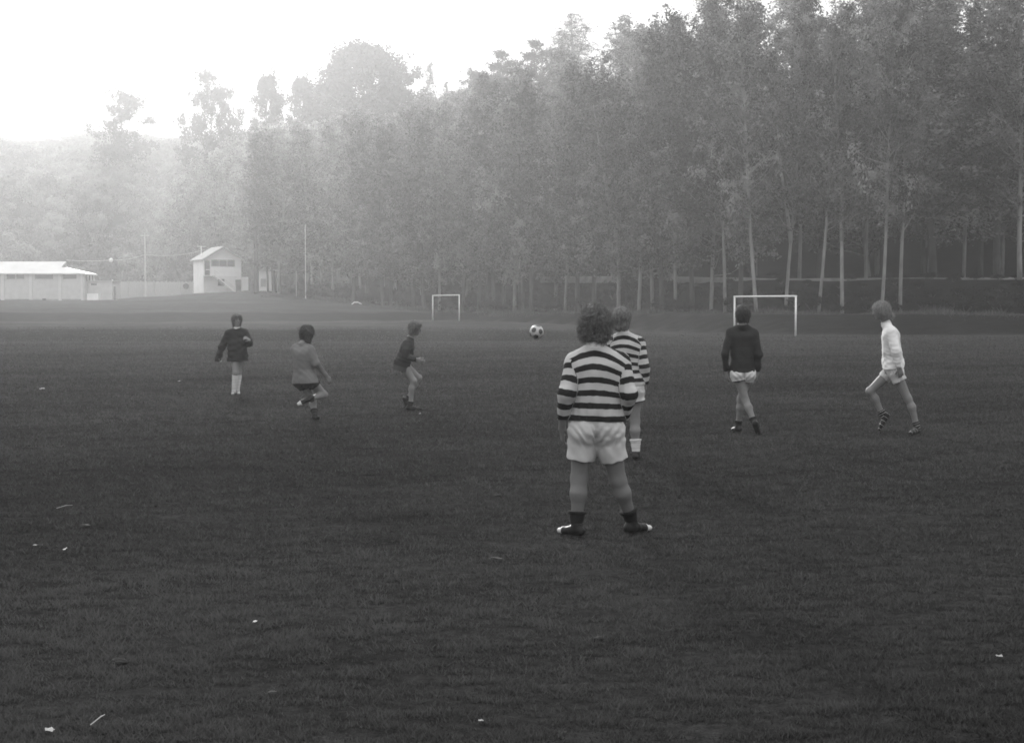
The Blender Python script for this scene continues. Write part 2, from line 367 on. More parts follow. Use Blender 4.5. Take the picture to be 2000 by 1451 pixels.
POP = [poplar(11 + i, H=24, crown0=[.13, .17, .11, .2, .12, .24, .15][i], rad0=[4.4, 3.6, 4.8, 4.0, 4.5, 3.4, 4.2][i], fork=(i % 3 == 1), leaves=15000) for i in range(7)]
POPH = [poplar(91 + i, H=24, crown0=.33, rad0=3.3, bark=M_bark_d, leaves=13000, TR=.3) for i in range(2)]
POPB = [poplar(101 + i, H=24, crown0=.27, rad0=3.5, fork=(i == 1), leaves=11500, TR=.15) for i in range(3)]
POPD = [poplar(51 + i, H=24, crown0=.16, rad0=4.3, bark=M_bark_d, leaves=15000, TR=.22) for i in range(3)]
# skyline of the photograph: no crown may stand higher than this
SKX = [-200, 0, 100, 180, 250, 300, 340, 400, 470, 520, 560, 600, 640, 700, 800, 850, 900, 940, 1000, 1060, 1100, 1140, 1175, 1200, 1230, 1260, 2100]
SKY_ = [250, 252, 256, 262, 262, 274, 272, 262, 238, 230, 222, 218, 215, 205, 170, 178, 168, 142, 108, 95, 92, 98, 108, 88, 40, -60, -200]
def skyline(px): return np.interp(px, SKX, SKY_)
def max_h(x, y, z, jit=0):
    p, _ = px_of(x, y, z)
    return max(1.0, (602 - (float(skyline(p)) + jit)) * y / FPX + CAMH - z)
# front row, placed one by one: (px of the trunk at its foot, dark trunk?, lean, variant)
front = [(690, 1, 0, 0), (716, 1, 0, 1), (748, 1, 0, 2), (763, 1, 0, 0), (808, 1, 0, 1), (828, 1, 0, 2), (858, 0, 0, 6), (904, 1, 0, 0), (935, 1, 0, 1), (949, 1, 3, 2),
         (963, 1, 0, 0), (985, 1, 0, 1), (1005, 0, 0, 4), (1022, 1, 0, 2), (1037, 1, 0, 0), (1103, 0, 0, 3), (1128, 1, 0, 1), (1160, 1, 0, 2), (1208, 0, 0, 1), (1247, 0, 2, 6), (1275, 0, 2, 4), (1292, 1, 0, 1),
         (1319, 0, 0, 5), (1352, 1, 0, 0), (1389, 0, 0, 0), (1416, 0, 2, 2), (1445, 1, 0, 2), (1478, 0, 2, 3), (1534, 0, 1, 5), (1598, 0, 2, 1), (1645, 0, 6, 3), (1721, 0, 4, 5), (1758, 0, 8, 4)]
rt = random.Random(4)
names_side = lambda p: ('behind the far left goal' if 820 < p < 920 else 'beside the far left goal' if 660 < p <= 820 else 'between the two goals' if p < 1400 else 'behind the near right goal' if p < 1560 else 'right of the near right goal')
ordn = ['first', 'second', 'third', 'fourth', 'fifth', 'sixth', 'seventh', 'eighth', 'ninth', 'tenth', 'eleventh', 'twelfth', 'thirteenth', 'fourteenth', 'fifteenth', 'sixteenth', 'seventeenth', 'eighteenth', 'nineteenth']
cnt = {}
def base_on_line(px, off):
    Y = 140.0
    for _ in range(60):
        X = (px - 1000) / FPX * Y; Y += 0.5 * (float(Tf(X)) + off - Y)
    return (px - 1000) / FPX * Y, Y
for (p, dk, ln, vr) in front:
    x, y = base_on_line(p, rt.uniform(-1.5, 2.5)); z = float(terr(x, y))
    s = names_side(p); k = cnt.get(s, 0); cnt[s] = k + 1
    h = min(24.5 + rt.uniform(-1, 1.5), max_h(x, y, z, rt.uniform(5, 60)))
    if p > 1230: h = max(h, 24)
    ms = POPD[vr % 3] if dk else POP[vr]
    if p in (1103, 1319, 1416, 1478, 1534, 1598, 1645, 1721, 1758): ms = POPB[p % 3]
    plant('poplar_tree', ms, x, y, '%s from left in front tree row %s, %s trunk' % (ordn[k], s, 'dark' if dk else 'pale' if not ln or ln < 3 else 'pale leaning'), 'tree', 'tall trees in the front row along the field edge',
          sx=rt.uniform(.8, .95) * (1.1 if dk else 1), sz=h / 24, rz=rt.uniform(0, 6.28), lean=(0, rad(ln * .9)) if ln else (rad(rt.uniform(-1, 1)), rad(rt.uniform(-1, 1))))
# trees by the roadside on the right
for (p, yy, dk, sx, ln, lab) in [(1822, 118, 1, 1.5, 0, 'thick dark trunk tree at the roadside, left of the two thick ones'), (1946, 117.5, 1, 1.4, 0, 'thick dark trunk tree at the roadside near the right picture edge'),
                             (1990, 112, 0, 1.0, 2, 'pale leaning tree at the right picture edge above the undergrowth'), (1880, 123, 0, .8, 0, 'slim tree just behind the road between the two thick trunks'), (1690, 121, 0, .8, 0, 'slim tree just behind the road left of the white shirted player'), (1560, 121, 0, .8, 0, 'slim tree just behind the road above the near right goal post')]:
    x = (p - 1000) / FPX * yy
    plant('poplar_tree', POPD[1] if dk else POP[3], x, yy, lab, 'tree', 'tall trees along the road', sx=sx, sz=25 / 24, rz=p, lean=(0, rad(ln)))
# by the two storey house
for (px, yy, s, h, lab) in [(500, 203, 1.15, 25, 'broad dark trunk tree right beside the two storey house'), (536, 203, 1.05, 24, 'dark trunk tree in front of the pale shed right of the house'), (524, 206, .5, 15, 'slim young tree between the two dark trunks by the shed')]:
    x = (px - 1000) / FPX * yy; z = float(terr(x, yy))
    plant('poplar_tree', POPH[int(px / 2) % 2], x, yy, lab, 'tree', 'trees beside the house', sx=s, sz=min(h, max_h(x, yy, z, 8)) / 24, rz=px)
# rows behind on the slope
def zone(p): return ('left of the far goal' if p < 830 else 'above the far left goal' if p < 960 else 'between the two goals' if p < 1130 else 'above the striped players' if p < 1300 else 'left of the near right goal' if p < 1430 else 'above the near right goal' if p < 1570 else 'above the white shirted player' if p < 1780 else 'at the right edge')
tier = {9: 'second', 18: 'third', 30: 'fourth', 43: 'fifth', 58: 'last'}; cz = {}
k = 0
for off, sp in ((9, 4.6), (18, 4.8), (30, 5.2), (43, 6.0), (58, 7)):
    x = -35.5 if off < 12 else -46.0
    while x < 52:
        x += sp * rt.uniform(.7, 1.3); xx = x * (1 + off / 200)
        y = float(Tf(x)) + off + rt.uniform(-3, 3)
        if x > 5: y = max(y, float(Ff(xx)) - 1 + rt.uniform(0, 3))
        if x < -33 and off > 10: continue
        if x < -22 and off > 31: continue
        z = float(terr(xx, y)); hm = max_h(xx, y, z, rt.uniform(0, 45)); h = min(rt.uniform(20, 26), hm)
        if h < 6: continue
        p, _ = px_of(xx, y, z)
        if p > 1850 and off > 20 and rt.random() < .6: continue
        ms = POP[rt.randrange(7)] if rt.random() < .7 else POPD[rt.randrange(3)]
        zz = (off, zone(p)); cz[zz] = cz.get(zz, 0) + 1
        plant('poplar_tree', ms, xx, y, '%s from left, %s tree row up the slope, %s' % (ordn[cz[zz] - 1], tier[off], zone(p)), 'tree', 'trees on the slope behind the front row', sx=rt.uniform(.9, 1.25), sz=h / 24, rz=rt.uniform(0, 6.28))
        k += 1
# skyline trees, each its own
def sky_tree(name, ms, px, Y, base_py, top_py, H0, lab, sx, cat='tree'):
    x = (px - 1000) / FPX * Y; z = float(terr(x, Y)) - .3
    h = (602 - top_py) * Y / FPX + CAMH - z
    plant(name, ms, x, Y, lab, cat, sx=sx, sz=h / H0, rz=0.3, z=z)
G_mac = gum(70, H=24, R=13.5, leafm=M_leaf_dark, blobs=170, leaves=62000, lsize=.36, low=.12, ball=2.3)
G_a = gum(71, H=22, R=8, blobs=40, leaves=16000, lsize=.28, low=.3, ball=1.9)
G_b = gum(72, H=22, R=7, blobs=40, leaves=17000, lsize=.28, low=.3, ball=1.8)
G_c = gum(73, H=20, R=4.5, blobs=36, leaves=16000, lsize=.26, low=.25, ball=1.5)
sky_tree('cypress_tree', G_mac, 716, 300, 235, 97, 24, 'big dark domed tree standing highest on the middle skyline', 1.04)
sky_tree('gum_tree', G_a, 243, 330, 265, 176, 22, 'faint wispy tree on the skyline at the far left', .95)
sky_tree('gum_tree', G_b, 414, 315, 265, 143, 22, 'open crowned tree on the skyline left of the big dome', .95)
sky_tree('gum_tree', G_c, 527, 300, 230, 148, 20, 'narrow dense tree on the skyline just left of the big dome', .85)
sky_tree('gum_tree', G_c, 592, 300, 220, 152, 20, 'small ragged tree touching the left side of the big dome', .75)
sky_tree('poplar_tree', POP[3], 838, 285, 200, 122, 24, 'thin spiky tree on the skyline right of the big dome', .62)
sky_tree('poplar_tree', POP[3], 870, 280, 200, 160, 24, 'small pointed tree on the skyline right of the thin spiky one', .4)
sky_tree('gum_tree', POP[4], 1122, 235, 120, 30, 24, 'many pointed dark tree rising above the row in the upper middle', 1.0)
sky_tree('poplar_tree', POP[1], 1100, 238, 120, 55, 24, 'slender tree at the left shoulder of the many pointed one', .75)
sky_tree('gum_tree', G_b, 1052, 236, 120, 84, 22, 'rounded tree on the skyline left of the many pointed one', .62)
sky_tree('gum_tree', POP[1], 1222, 215, 60, 26, 24, 'ragged tall tree where the skyline reaches the top of the picture', .9)
sky_tree('gum_tree', G_b, 985, 240, 120, 104, 22, 'low rounded tree on the skyline above the middle of the row', .62)
sky_tree('gum_tree', G_a, 925, 250, 160, 138, 22, 'soft rounded tree on the skyline before the row climbs', .55)
G_m = gum(81, H=16, R=6, leafm=M_leaf, blobs=44, leaves=16000, lsize=.24, low=.2, ball=2.2)
nm_ = 0
for px in range(352, 650, 15):
    for Y in (232, 252, 275):
        p_ = px + rt.uniform(-7, 7); yy = Y + rt.uniform(-8, 8); x = (p_ - 1000) / FPX * yy
        if yy < float(Ff(x)) + 4: continue
        if p_ < 480 and Y == 232: continue
        z = float(terr(x, yy)); h = min(rt.uniform(11, 17), max_h(x, yy, z, rt.uniform(-6, 14)))
        if h < 5: continue
        nm_ += 1
        plant('broadleaf_tree', G_m, x, yy, 'hazy rounded tree on the slope %s' % ('above the two storey house' if p_ < 490 else 'left of the tall white pole' if p_ < 597 else 'right of the tall white pole'), 'tree', 'rounded trees on the slope above the house', sx=rt.uniform(.7, 1.0), sz=h / 16, rz=rt.uniform(0, 6))
# two pale pointed trees and bushes on the hillside
CON = conifer(5)
for (px, Y, h, lab) in [(178, 235, 5.2, 'pale pointed young conifer behind the hall annexe'), (250, 232, 5.8, 'pale pointed young conifer behind the fence beside the tall pole')]:
    x = (px - 1000) / FPX * Y; plant('conifer_tree', CON, x, Y, lab, 'tree', sx=.95, sz=h / 6)
BUSH = [bush(30 + i, R=[3.6, 4.2, 3.0, 3.8][i], H=[5, 5.5, 4.5, 6][i], leaves=4200, lsize=.19) for i in range(4)]
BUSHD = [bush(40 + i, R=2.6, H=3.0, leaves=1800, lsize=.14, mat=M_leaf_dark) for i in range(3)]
spots = []
for Y in np.arange(222, 440, 5.2):
    for X in np.arange(-215, 30, 6.2):
        x = X + rt.uniform(-2.2, 2.2); y = Y + rt.uniform(-2, 2)
        if y < float(Ff(x)) - 2 and not (y > float(Ff(x)) - 16 and x < -25 and x > -36): continue
        p, q = px_of(x, y, float(terr(x, y)) + 4)
        if p < -330 or p > 1010: continue
        if y > float(Ff(x)) + 195: continue
        spots.append((x, y, p))
spots.sort(key=lambda s: (s[2] < -20, s[1]))
ind = spots[:230]; rest = spots[230:]
for (x, y, p) in ind:
    z = float(terr(x, y)); s = rt.uniform(.7, 1.35); m = rt.randrange(4)
    h = min(5.5 * s, max_h(x, y, z))
    plant('bush', BUSH[m], x, y, 'rounded hazy bush on the lower hillside %s' % ('behind the hall' if p < 230 else 'above the board fence' if p < 370 else 'behind the two storey house' if p < 500 else 'right of the tall white pole' if p > 597 else 'above the pale shed'), 'bush', 'bushes covering the lower hillside', sx=s, sz=h / [5, 5.5, 4.5, 6][m], rz=rt.uniform(0, 6))
rng = np.random.default_rng(9); P_ = []; T_ = []; O_ = []
for (x, y, p) in rest:
    R = rng.uniform(2.8, 5.0); H = min(rng.uniform(4, 7), max_h(x, y, float(terr(x, y)), -4))
    pp, oo, tt = bush_pts(rng, R, max(H, 1), 1300); P_.append(pp + np.array([x, y, float(terr(x, y))])); T_.append(np.clip(tt * .4 + rng.uniform(-.1, .7), 0, 1)); O_.append(oo * 2.6)
tag(link('upper_hillside_bush', leaf_mesh('upper_hillside_bush', np.concatenate(P_), .27, rng, M_bush, np.concatenate(T_), np.concatenate(O_))), 'mass of native bush covering the upper hillside up to the ridge', kind='stuff', cat='bush')
# undergrowth between the bank and the road, and under the tree row
und = []
for _ in range(4000):
    x = rt.uniform(-30, 46); y = float(Tf(x)) + rt.uniform(1.0, 24)
    if x > 6 and float(Ff(x)) - 12.5 < y < float(Ff(x)) - 4: continue
    if x > 6 and y > float(Ff(x)) + 14: continue
    if all((x - a) ** 2 + (y - b) ** 2 > 3.3 for a, b in und): und.append((x, y))
und.sort(key=lambda s: s[1]); und = und[:290]
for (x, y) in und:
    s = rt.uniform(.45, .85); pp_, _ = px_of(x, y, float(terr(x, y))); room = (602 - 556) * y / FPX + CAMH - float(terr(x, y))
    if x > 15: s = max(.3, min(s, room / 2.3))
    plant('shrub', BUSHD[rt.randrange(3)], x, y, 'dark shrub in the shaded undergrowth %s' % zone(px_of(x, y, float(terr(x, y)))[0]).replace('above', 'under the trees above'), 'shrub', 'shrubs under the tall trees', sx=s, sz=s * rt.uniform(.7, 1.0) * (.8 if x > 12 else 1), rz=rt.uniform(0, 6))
# rough grass along the foot of the trees
rng = np.random.default_rng(3); V = []; nb = 26000
bx = rng.uniform(-34, 46, nb); off = rng.normal(0, 1.6, nb); by = Tf(bx) - 2.2 + off; hh = rng.uniform(.12, .55, nb) * np.exp(-(off / 2.4) ** 2) + .05
clump = (np.sin(bx * 1.7) + np.sin(bx * .6 + 2) + 2.4) / 3.2; hh *= clump
bz = terr(bx, by); a = rng.uniform(0, 6.283, nb); l = rng.normal(0, .12, (nb, 2)); wv = .02
V = np.stack([np.stack([bx - wv * np.cos(a), by - wv * np.sin(a), bz - .02], -1), np.stack([bx + wv * np.cos(a), by + wv * np.sin(a), bz - .02], -1), np.stack([bx + l[:, 0], by + l[:, 1], bz + hh], -1)], 1).reshape(-1, 3)
tag(link('rough_grass', mesh_np('rough_grass', V, np.arange(nb * 3).reshape(-1, 3), foliage('rough_grass', .06, .15, .3), {'tone': np.repeat(rng.uniform(0, 1, nb), 3)}, smooth=False)), 'long unmown grass along the foot of the tree row', 'grass', kind='stuff')
# ------------------------------------------------------------------ road
M_gravel = basic('pale_gravel', .13, .24, scale=1.2, bscale=30)
xs_ = np.arange(3, 70, 1.0); V = []; F = []
for i, x in enumerate(xs_):
    yc = float(Ff(x)) - 10.4; zr_ = 3.84 + .045 * max(0, 22 - x)
    for dy, dz in ((-.25, -.25), (.0, .02), (.35, .42), (5.5, .46), (6.2, -.1)): V.append((x, yc + dy, zr_ + dz + .015 * math.sin(x * 1.7 + dy)))
for i in range(len(xs_) - 1):
    for k in range(4): a = i * 5 + k; F.append((a, a + 5, a + 6, a + 1))
tag(link('gravel_road', mesh_np('gravel_road', V, np.array(F), M_gravel)), 'pale gravel road edge seen between the trunks on the right', kind='structure')
# ------------------------------------------------------------------ buildings
M_wall = basic('hall_blockwork', .42, .5, scale=1.5, bscale=12, bump=.2)
M_pil = basic('pilaster_render', .5, .56, scale=2)
M_plinth = basic('plinth', .2, .3, scale=2)
M_roofw = basic('white_roof', .52, .62, scale=.6, rough=.5)
M_glass = basic('window_glass', .04, .07, scale=1, rough=.15, bump=0)
M_white = basic('white_render', .72, .82, scale=1)
M_grey = basic('grey_render', .34, .42, scale=1)
M_house = basic('house_render', .6, .7, scale=1.5)
M_dark = basic('dark_opening', .03, .05, scale=2)
M_rooft = basic('grey_tiles', .3, .42, scale=3, stretch=(1, 6, 1))
M_wood = basic('weathered_timber', .3, .42, scale=4, stretch=(6, 6, .4))
M_paint = basic('white_paint', .74, .86, scale=5, rough=.5, bump=.1)
def local(ob, pts=None): return ob
# hall: front wall along Y = 200
hall = empty('sports_hall', (-66, 200, 2.6), 'long low pale sports hall with white hipped roof at the left edge', 'building')
zt = 4.03; x1 = 5.95; x0 = -22.0   # local wall top, right and left ends
MB().box(x0, x1, 0, 4.9, -.6, zt).build('wall', M_wall, hall)
r = MB(); e = .35; zr = 5.75
ey0, ey1, ex0, ex1 = -.45, 5.3, x0 - e, x1 + .3
r.add([(ex0, ey0, zt), (ex1, ey0, zt), (ex1, ey1, zt), (ex0, ey1, zt), (ex0 + 3, 2.42, zr), (2.7, 2.42, zr), (2.4, 1.15, 4.95), (2.4, 3.7, 4.95),
       (ex0, ey0, zt - .14), (ex1, ey0, zt - .14), (ex1, ey1, zt - .14), (ex0, ey1, zt - .14)],
      [(0, 1, 6), (0, 6, 5, 4), (3, 4, 5, 7), (3, 7, 2), (1, 2, 7, 6), (6, 7, 5), (3, 0, 4), (0, 8, 9, 1), (1, 9, 10, 2), (2, 10, 11, 3), (3, 11, 8, 0), (11, 10, 9, 8)])
rf = r.build('roof', M_roofw, hall)
MB().add([(2.52, 1.6, 5.02), (2.52, 3.3, 5.02), (2.72, 2.42, 5.55)], [(0, 1, 2)]).build('gable_vent', M_grey, rf)
MB().box(x0, x1 + .02, -.03, 0, .25, .42).build('plinth_band', M_plinth, hall)
for px in (-170, -115, -60, 7, 62, 119, 163):
    xx = (px - 1000) / FPX * 200 + 66; MB().box(xx - .22, xx + .22, -.12, -.002, -.5, zt - .16).build('pilaster', M_pil, hall)
for pa, pb in ((-105, -70), (-45, -10), (15, 31), (34, 49), (70, 105), (125, 151)):
    a = (pa - 1000) / FPX * 200 + 66; b = (pb - 1000) / FPX * 200 + 66
    f = MB().box(a - .07, b + .07, -.06, -.004, 3.18, 3.25).box(a - .07, b + .07, -.06, -.004, 3.9, 3.88 + .06).build('window_frame', M_pil, hall)
    g = MB().box(a, b, -.03, -.006, 3.25, 3.88).build('pane', M_glass, f)
MB().box(.05, .55, -.07, -.004, .05, .5).build('vent_grille', M_dark, hall)
MB().box(-1.5, -1.15, -.06, -.004, -.1, .12).build('vent_grille', M_dark, hall)
for k in range(3): MB().box(x1 + .002, x1 + .05, .7 + k * 1.4, 1.5 + k * 1.4, 2.9, 3.8).build('window', M_glass, hall)
MB().tube([(x1 - .12, -.1, zt - .2), (x1 - .12, -.1, .1)], .05, n=6).build('downpipe', M_plinth, hall)
ann = empty('hall_annexe', (-58.35, 201.6, 2.75), 'low flat roofed annexe at the right end of the sports hall', 'building')
MB().box(-1.63, 1.75, 0, 4.5, -.6, 2.75).build('wall', M_wall, ann)
MB().box(-1.63, 1.9, -.15, 4.6, 2.753, 2.9).build('roof', M_grey, ann)
wf = MB().box(-1.3, -.3, -.05, -.003, 2.2, 2.55).build('window', M_pil, ann); MB().box(-1.22, -.38, -.06, -.052, 2.25, 2.5).build('pane', M_glass, wf)
MB().box(1.752, 1.8, .8, 1.7, 0, 2.1).build('door', M_dark, ann)
p = at(183, 585, 197); cb = empty('storage_chest', (p[0], p[1], float(terr(p[0], p[1]))), 'plain white storage chest in front of the hall annexe', 'chest')
MB().box(-.78, .78, -.5, .5, 0, .82).build('body', M_white, cb); MB().box(-.8, .8, -.52, .52, .822, .93).build('lid', M_white, cb)
# fence
fy = 213.0
for i, (xa, xb) in enumerate(((-59.4, -47.6),)):
    fz = float(terr((xa + xb) / 2, fy)); fe = empty('fence', (xa, fy, fz), 'weathered pale board fence between the hall annexe and the house', 'fence')
    b = MB(); n = int((xb - xa) / .3)
    for k in range(n): b.box(k * .3 + .01, k * .3 + .285, 0, .03, -.4, 2.25 + .05 * math.sin(k * 3.1))
    b.build('board_panel', M_wood, fe)
    MB().box(0, xb - xa, .032, .1, .5, .6).box(0, xb - xa, .032, .1, 1.9, 2.0).build('rail', M_wood, fe)
    for k in range(7): MB().box(k * 1.95 - .06, k * 1.95 + .06, -.14, -.003, -.4, 2.4).build('post', M_wood, fe)
gp = (221 - 1000) / FPX * 209; tag(MB().box(gp - .07, gp + .07, 208.9, 209.05, 3.0, 5.9).build('gate_post', M_paint), 'white gate post beside the hall annexe', 'post')
p = at(363, 559, 212.6); d = MB(); d.tube([(p[0], 212.5, p[2]), (p[0], 212.86, p[2])], [.42, .42], n=16)
tag(d.build('tyre', M_dark), 'black round tyre hung on the board fence next to the house', 'tyre')
# house
A = rad(31); hc = at(398, 571, 213.5)
house = empty('two_storey_house', (hc[0], hc[1], float(terr(hc[0], hc[1])) - .1), 'small white two storey house with gabled roof and outside stair', 'building', rz=A)
W_, L_, hz = 5.9, 4.6, 5.0
dz = hc[2] - (float(terr(hc[0], hc[1])) - .1)
def hb(x0, x1, y0, y1, z0, z1): return MB().box(x0, x1, y0, y1, z0 + dz, z1 + dz)
side = hb(0, W_, 0, L_, -1.2, 2.45).build('lower_wall', M_house, house)
hb(0, W_, 0, L_, 2.452, hz).build('upper_wall', M_white, house)
hb(-.04, -.002, 0, L_, -1.2, hz).build('side_wall', M_white, house)
g = MB(); g.add([(0, 0, hz), (W_, 0, hz), (W_ / 2, 0, hz + 1.75), (0, L_, hz), (W_, L_, hz), (W_ / 2, L_, hz + 1.75)], [(0, 1, 2), (3, 5, 4), (0, 2, 5, 3), (1, 4, 5, 2)])
g.V[0][:, 2] += dz + .003; g.build('gable_wall', M_white, house)
o_ = .45; rf = MB(); s_ = 1.75 / (W_ / 2)
for sgn in (0, 1):
    xe = -o_ if sgn == 0 else W_ + o_; xm = W_ / 2; z0 = hz - s_ * o_ + .05; z1 = hz + 1.8
    for t in (0,):
        rf.add([(xe, -.5, z0 + dz), (xm, -.5, z1 + dz), (xm, L_ + .4, z1 + dz), (xe, L_ + .4, z0 + dz), (xe, -.5, z0 + .14 + dz), (xm, -.5, z1 + .14 + dz), (xm, L_ + .4, z1 + .14 + dz), (xe, L_ + .4, z0 + .14 + dz)],
               [(0, 1, 2, 3), (4, 7, 6, 5), (0, 4, 5, 1), (3, 2, 6, 7), (0, 3, 7, 4)])
roof = rf.build('roof', M_rooft, house)
bg_ = MB()
for sgn in (-1, 1):
    xe = W_ / 2 + sgn * (W_ / 2 + o_); bg_.add([(xe, -.56, hz - s_ * o_ - .1 + dz), (W_ / 2, -.56, hz + 1.65 + dz), (W_ / 2, -.56, hz + 1.9 + dz), (xe, -.56, hz - s_ * o_ + .17 + dz), (xe, -.503, hz - s_ * o_ - .1 + dz), (W_ / 2, -.503, hz + 1.65 + dz), (W_ / 2, -.503, hz + 1.9 + dz), (xe, -.503, hz - s_ * o_ + .17 + dz)],
            [(0, 1, 2, 3), (4, 7, 6, 5), (3, 2, 6, 7), (0, 4, 5, 1)])
bg_.build('bargeboard', M_plinth, roof)
vp = MB().tube([(.9, L_ * .8, hz + .3 + dz), (.9, L_ * .8, hz + 2.0 + dz)], .06, n=6).tube([(.3, L_ * .8, hz + 2.0 + dz), (1.6, L_ * .8, hz + 2.0 + dz)], .03, n=5).build('aerial', M_paint, house)
bal = hb(1.15, 4.9, -.04, -.003, 3.9, 4.88).build('balcony_window', M_glass, house)
for k in range(4): hb(1.15 + k * 1.22, 1.25 + k * 1.22, -.06, -.042, 3.9, 4.88).build('mullion', M_grey, bal)
dr = hb(.15, .95, -.05, -.003, 2.55, 4.75).build('upper_door', M_dark, house)
hb(-.05, 1.5, -1.0, -.002, 2.3, 2.45).build('landing', M_plinth, house)
st = MB(); nst = 12
for k in range(nst):
    xx = 1.5 + k * .25; zz = 2.3 - (k + 1) * .2; st.box(xx, xx + .27, -1.0, -.06, zz + dz, zz + .06 + dz)
stair = st.build('stair', M_plinth, house)
MB().add([(1.4, -1.05, 2.45 + dz), (4.6, -1.05, -.1 + dz), (4.6, -1.05, .15 + dz), (1.4, -1.05, 2.7 + dz), (1.4, -1.0, 2.45 + dz), (4.6, -1.0, -.1 + dz), (4.6, -1.0, .15 + dz), (1.4, -1.0, 2.7 + dz)], [(0, 1, 2, 3), (4, 7, 6, 5), (3, 2, 6, 7), (0, 4, 5, 1)]).build('stringer', M_white, stair)
MB().tube([(0, -1.0, 3.35 + dz), (1.4, -1.0, 3.35 + dz), (4.6, -1.0, .85 + dz)], .04, n=5).tube([(1.4, -1.0, 3.35 + dz), (1.4, -1.0, 2.4 + dz)], .04, n=5).tube([(3.0, -1.0, 2.1 + dz), (3.0, -1.0, 1.3 + dz)], .04, n=5).tube([(4.6, -1.0, .85 + dz), (4.6, -1.0, -.1 + dz)], .04, n=5).build('handrail', M_white, stair)
hb(2.2, 3.2, -.04, -.003, 1.0, 2.0).build('window', M_dark, house)
hb(5.0, 5.85, -.05, -.003, -.1, 1.95).build('door', M_dark, house)
hb(W_ + .003, W_ + 1.2, .2, L_ - .3, -1.2, 2.4).build('lean_to', M_white, house)
hb(3.2, 6.3, -1.6, -.003, -.7, -.25).build('paved_step', M_plinth, house)
# shed right of the house
p = at(521, 574, 211); shd = empty('shed', (p[0], p[1], float(terr(p[0], p[1]))), 'small pale shed behind the dark trunks right of the house', 'shed')
MB().box(-1.15, 1.25, 0, 2.6, -.5, 2.9).build('wall', M_white, shd)
MB().add([(-1.35, -.2, 2.9), (1.45, -.2, 2.9), (1.45, 2.8, 2.9), (-1.35, 2.8, 2.9), (.05, -.2, 3.7), (.05, 2.8, 3.7)], [(0, 1, 4), (2, 3, 5), (0, 4, 5, 3), (1, 2, 5, 4)]).build('roof', M_rooft, shd)
MB().box(-.9, -.1, -.04, -.003, .6, 1.8).build('window', M_grey, shd)
MB().tube([(.0, .3, 3.6), (.0, .3, 4.8)], .12, n=6).build('chimney', M_white, shd)
# far white roofs on the hillside
def cottage(px, py, Y, s, lab, rz):
    p = at(px, py, Y); z = p[2]; c = empty('cottage', (p[0], p[1], z), lab, 'house', rz=rz)
    g0 = float(terr(p[0], p[1])) - z - 1.5
    MB().box(-3 * s, 3 * s, -2 * s, 2 * s, min(g0, -3), 0).build('wall', M_white, c)
    MB().add([(-3.4 * s, -2.4 * s, 0), (3.4 * s, -2.4 * s, 0), (3.4 * s, 2.4 * s, 0), (-3.4 * s, 2.4 * s, 0), (-3.4 * s, 0, 1.5 * s), (3.4 * s, 0, 1.5 * s)], [(0, 1, 5, 4), (2, 3, 4, 5), (0, 4, 3), (1, 2, 5)]).build('roof', M_roofw, c)
    MB().box(-1.5 * s, -.5 * s, -2 * s - .05, -2 * s - .003, -1.8, -.7).build('window', M_glass, c)
cottage(630, 462, 206, .55, 'white roofed cottage half hidden in the trees beside the tall white pole', .3)
cottage(668, 455, 203, .3, 'tiny white hut in the trees right of the white roofed cottage', .1)
cottage(1700, 252, 150, .6, 'white cottage glimpsed high between the trunks at upper right', -.5)
# poles and wire
def pole(px, py, Y, top_py, r, lab, mat, arm=True):
    p = at(px, py, Y); z = float(terr(p[0], Y)); h = (602 - top_py) * Y / FPX + CAMH - z
    e = empty('utility_pole', (p[0], Y, z), lab, 'pole')
    MB().tube([(0, 0, -.4), (0, 0, h)], [r, r * .7], n=8).build('shaft', mat, e)
    if arm: MB().box(-.6, .6, -.06, .06, h - .5, h - .38).build('crossarm', mat, e)
    return np.array([p[0], Y, z + h])
M_pole = basic('grey_pole', .36, .5, scale=3, stretch=(1, 1, .2))
t1 = pole(284, 578, 208, 455, .13, 'grey wooden utility pole in front of the board fence', M_pole)
t2 = pole(597, 585, 186, 440, .065, 'tall thin white pole right of the house', M_paint, False)
pole(579, 592, 188, 530, .07, 'short thin pole left of the tall white pole', M_pole, False)
def wire(name, a, b, sag, lab):
    ps = [a + (b - a) * t - np.array([0, 0, sag * 4 * t * (1 - t)]) for t in np.linspace(0, 1, 14)]
    tag(MB().tube(ps, .022, n=4).build(name, M_pil), lab, 'cable')
wa = at(284, 497, 207.8); wl_ = at(217, 508, 206)
wire('power_cable', at(130, 508, 204), wl_, .15, 'sagging cable from the hall roof to the hanging lamp')
wire('power_cable', wl_, wa, .25, 'cable from the hanging lamp to the utility pole')
wire('power_cable', wa, at(402, 487, 214), .5, 'cable from the utility pole to the house roof')
m_ = MB(); m_.tube([wl_ + np.array([0, 0, .3]), wl_ + np.array([0, 0, .18]), wl_, wl_ - np.array([0, 0, .25]), wl_ - np.array([0, 0, .34])], [.05, .22, .3, .22, .05], n=10)
tag(m_.build('globe_lamp', M_white, smooth=True), 'small white globe lamp hanging on the cable', 'lamp')
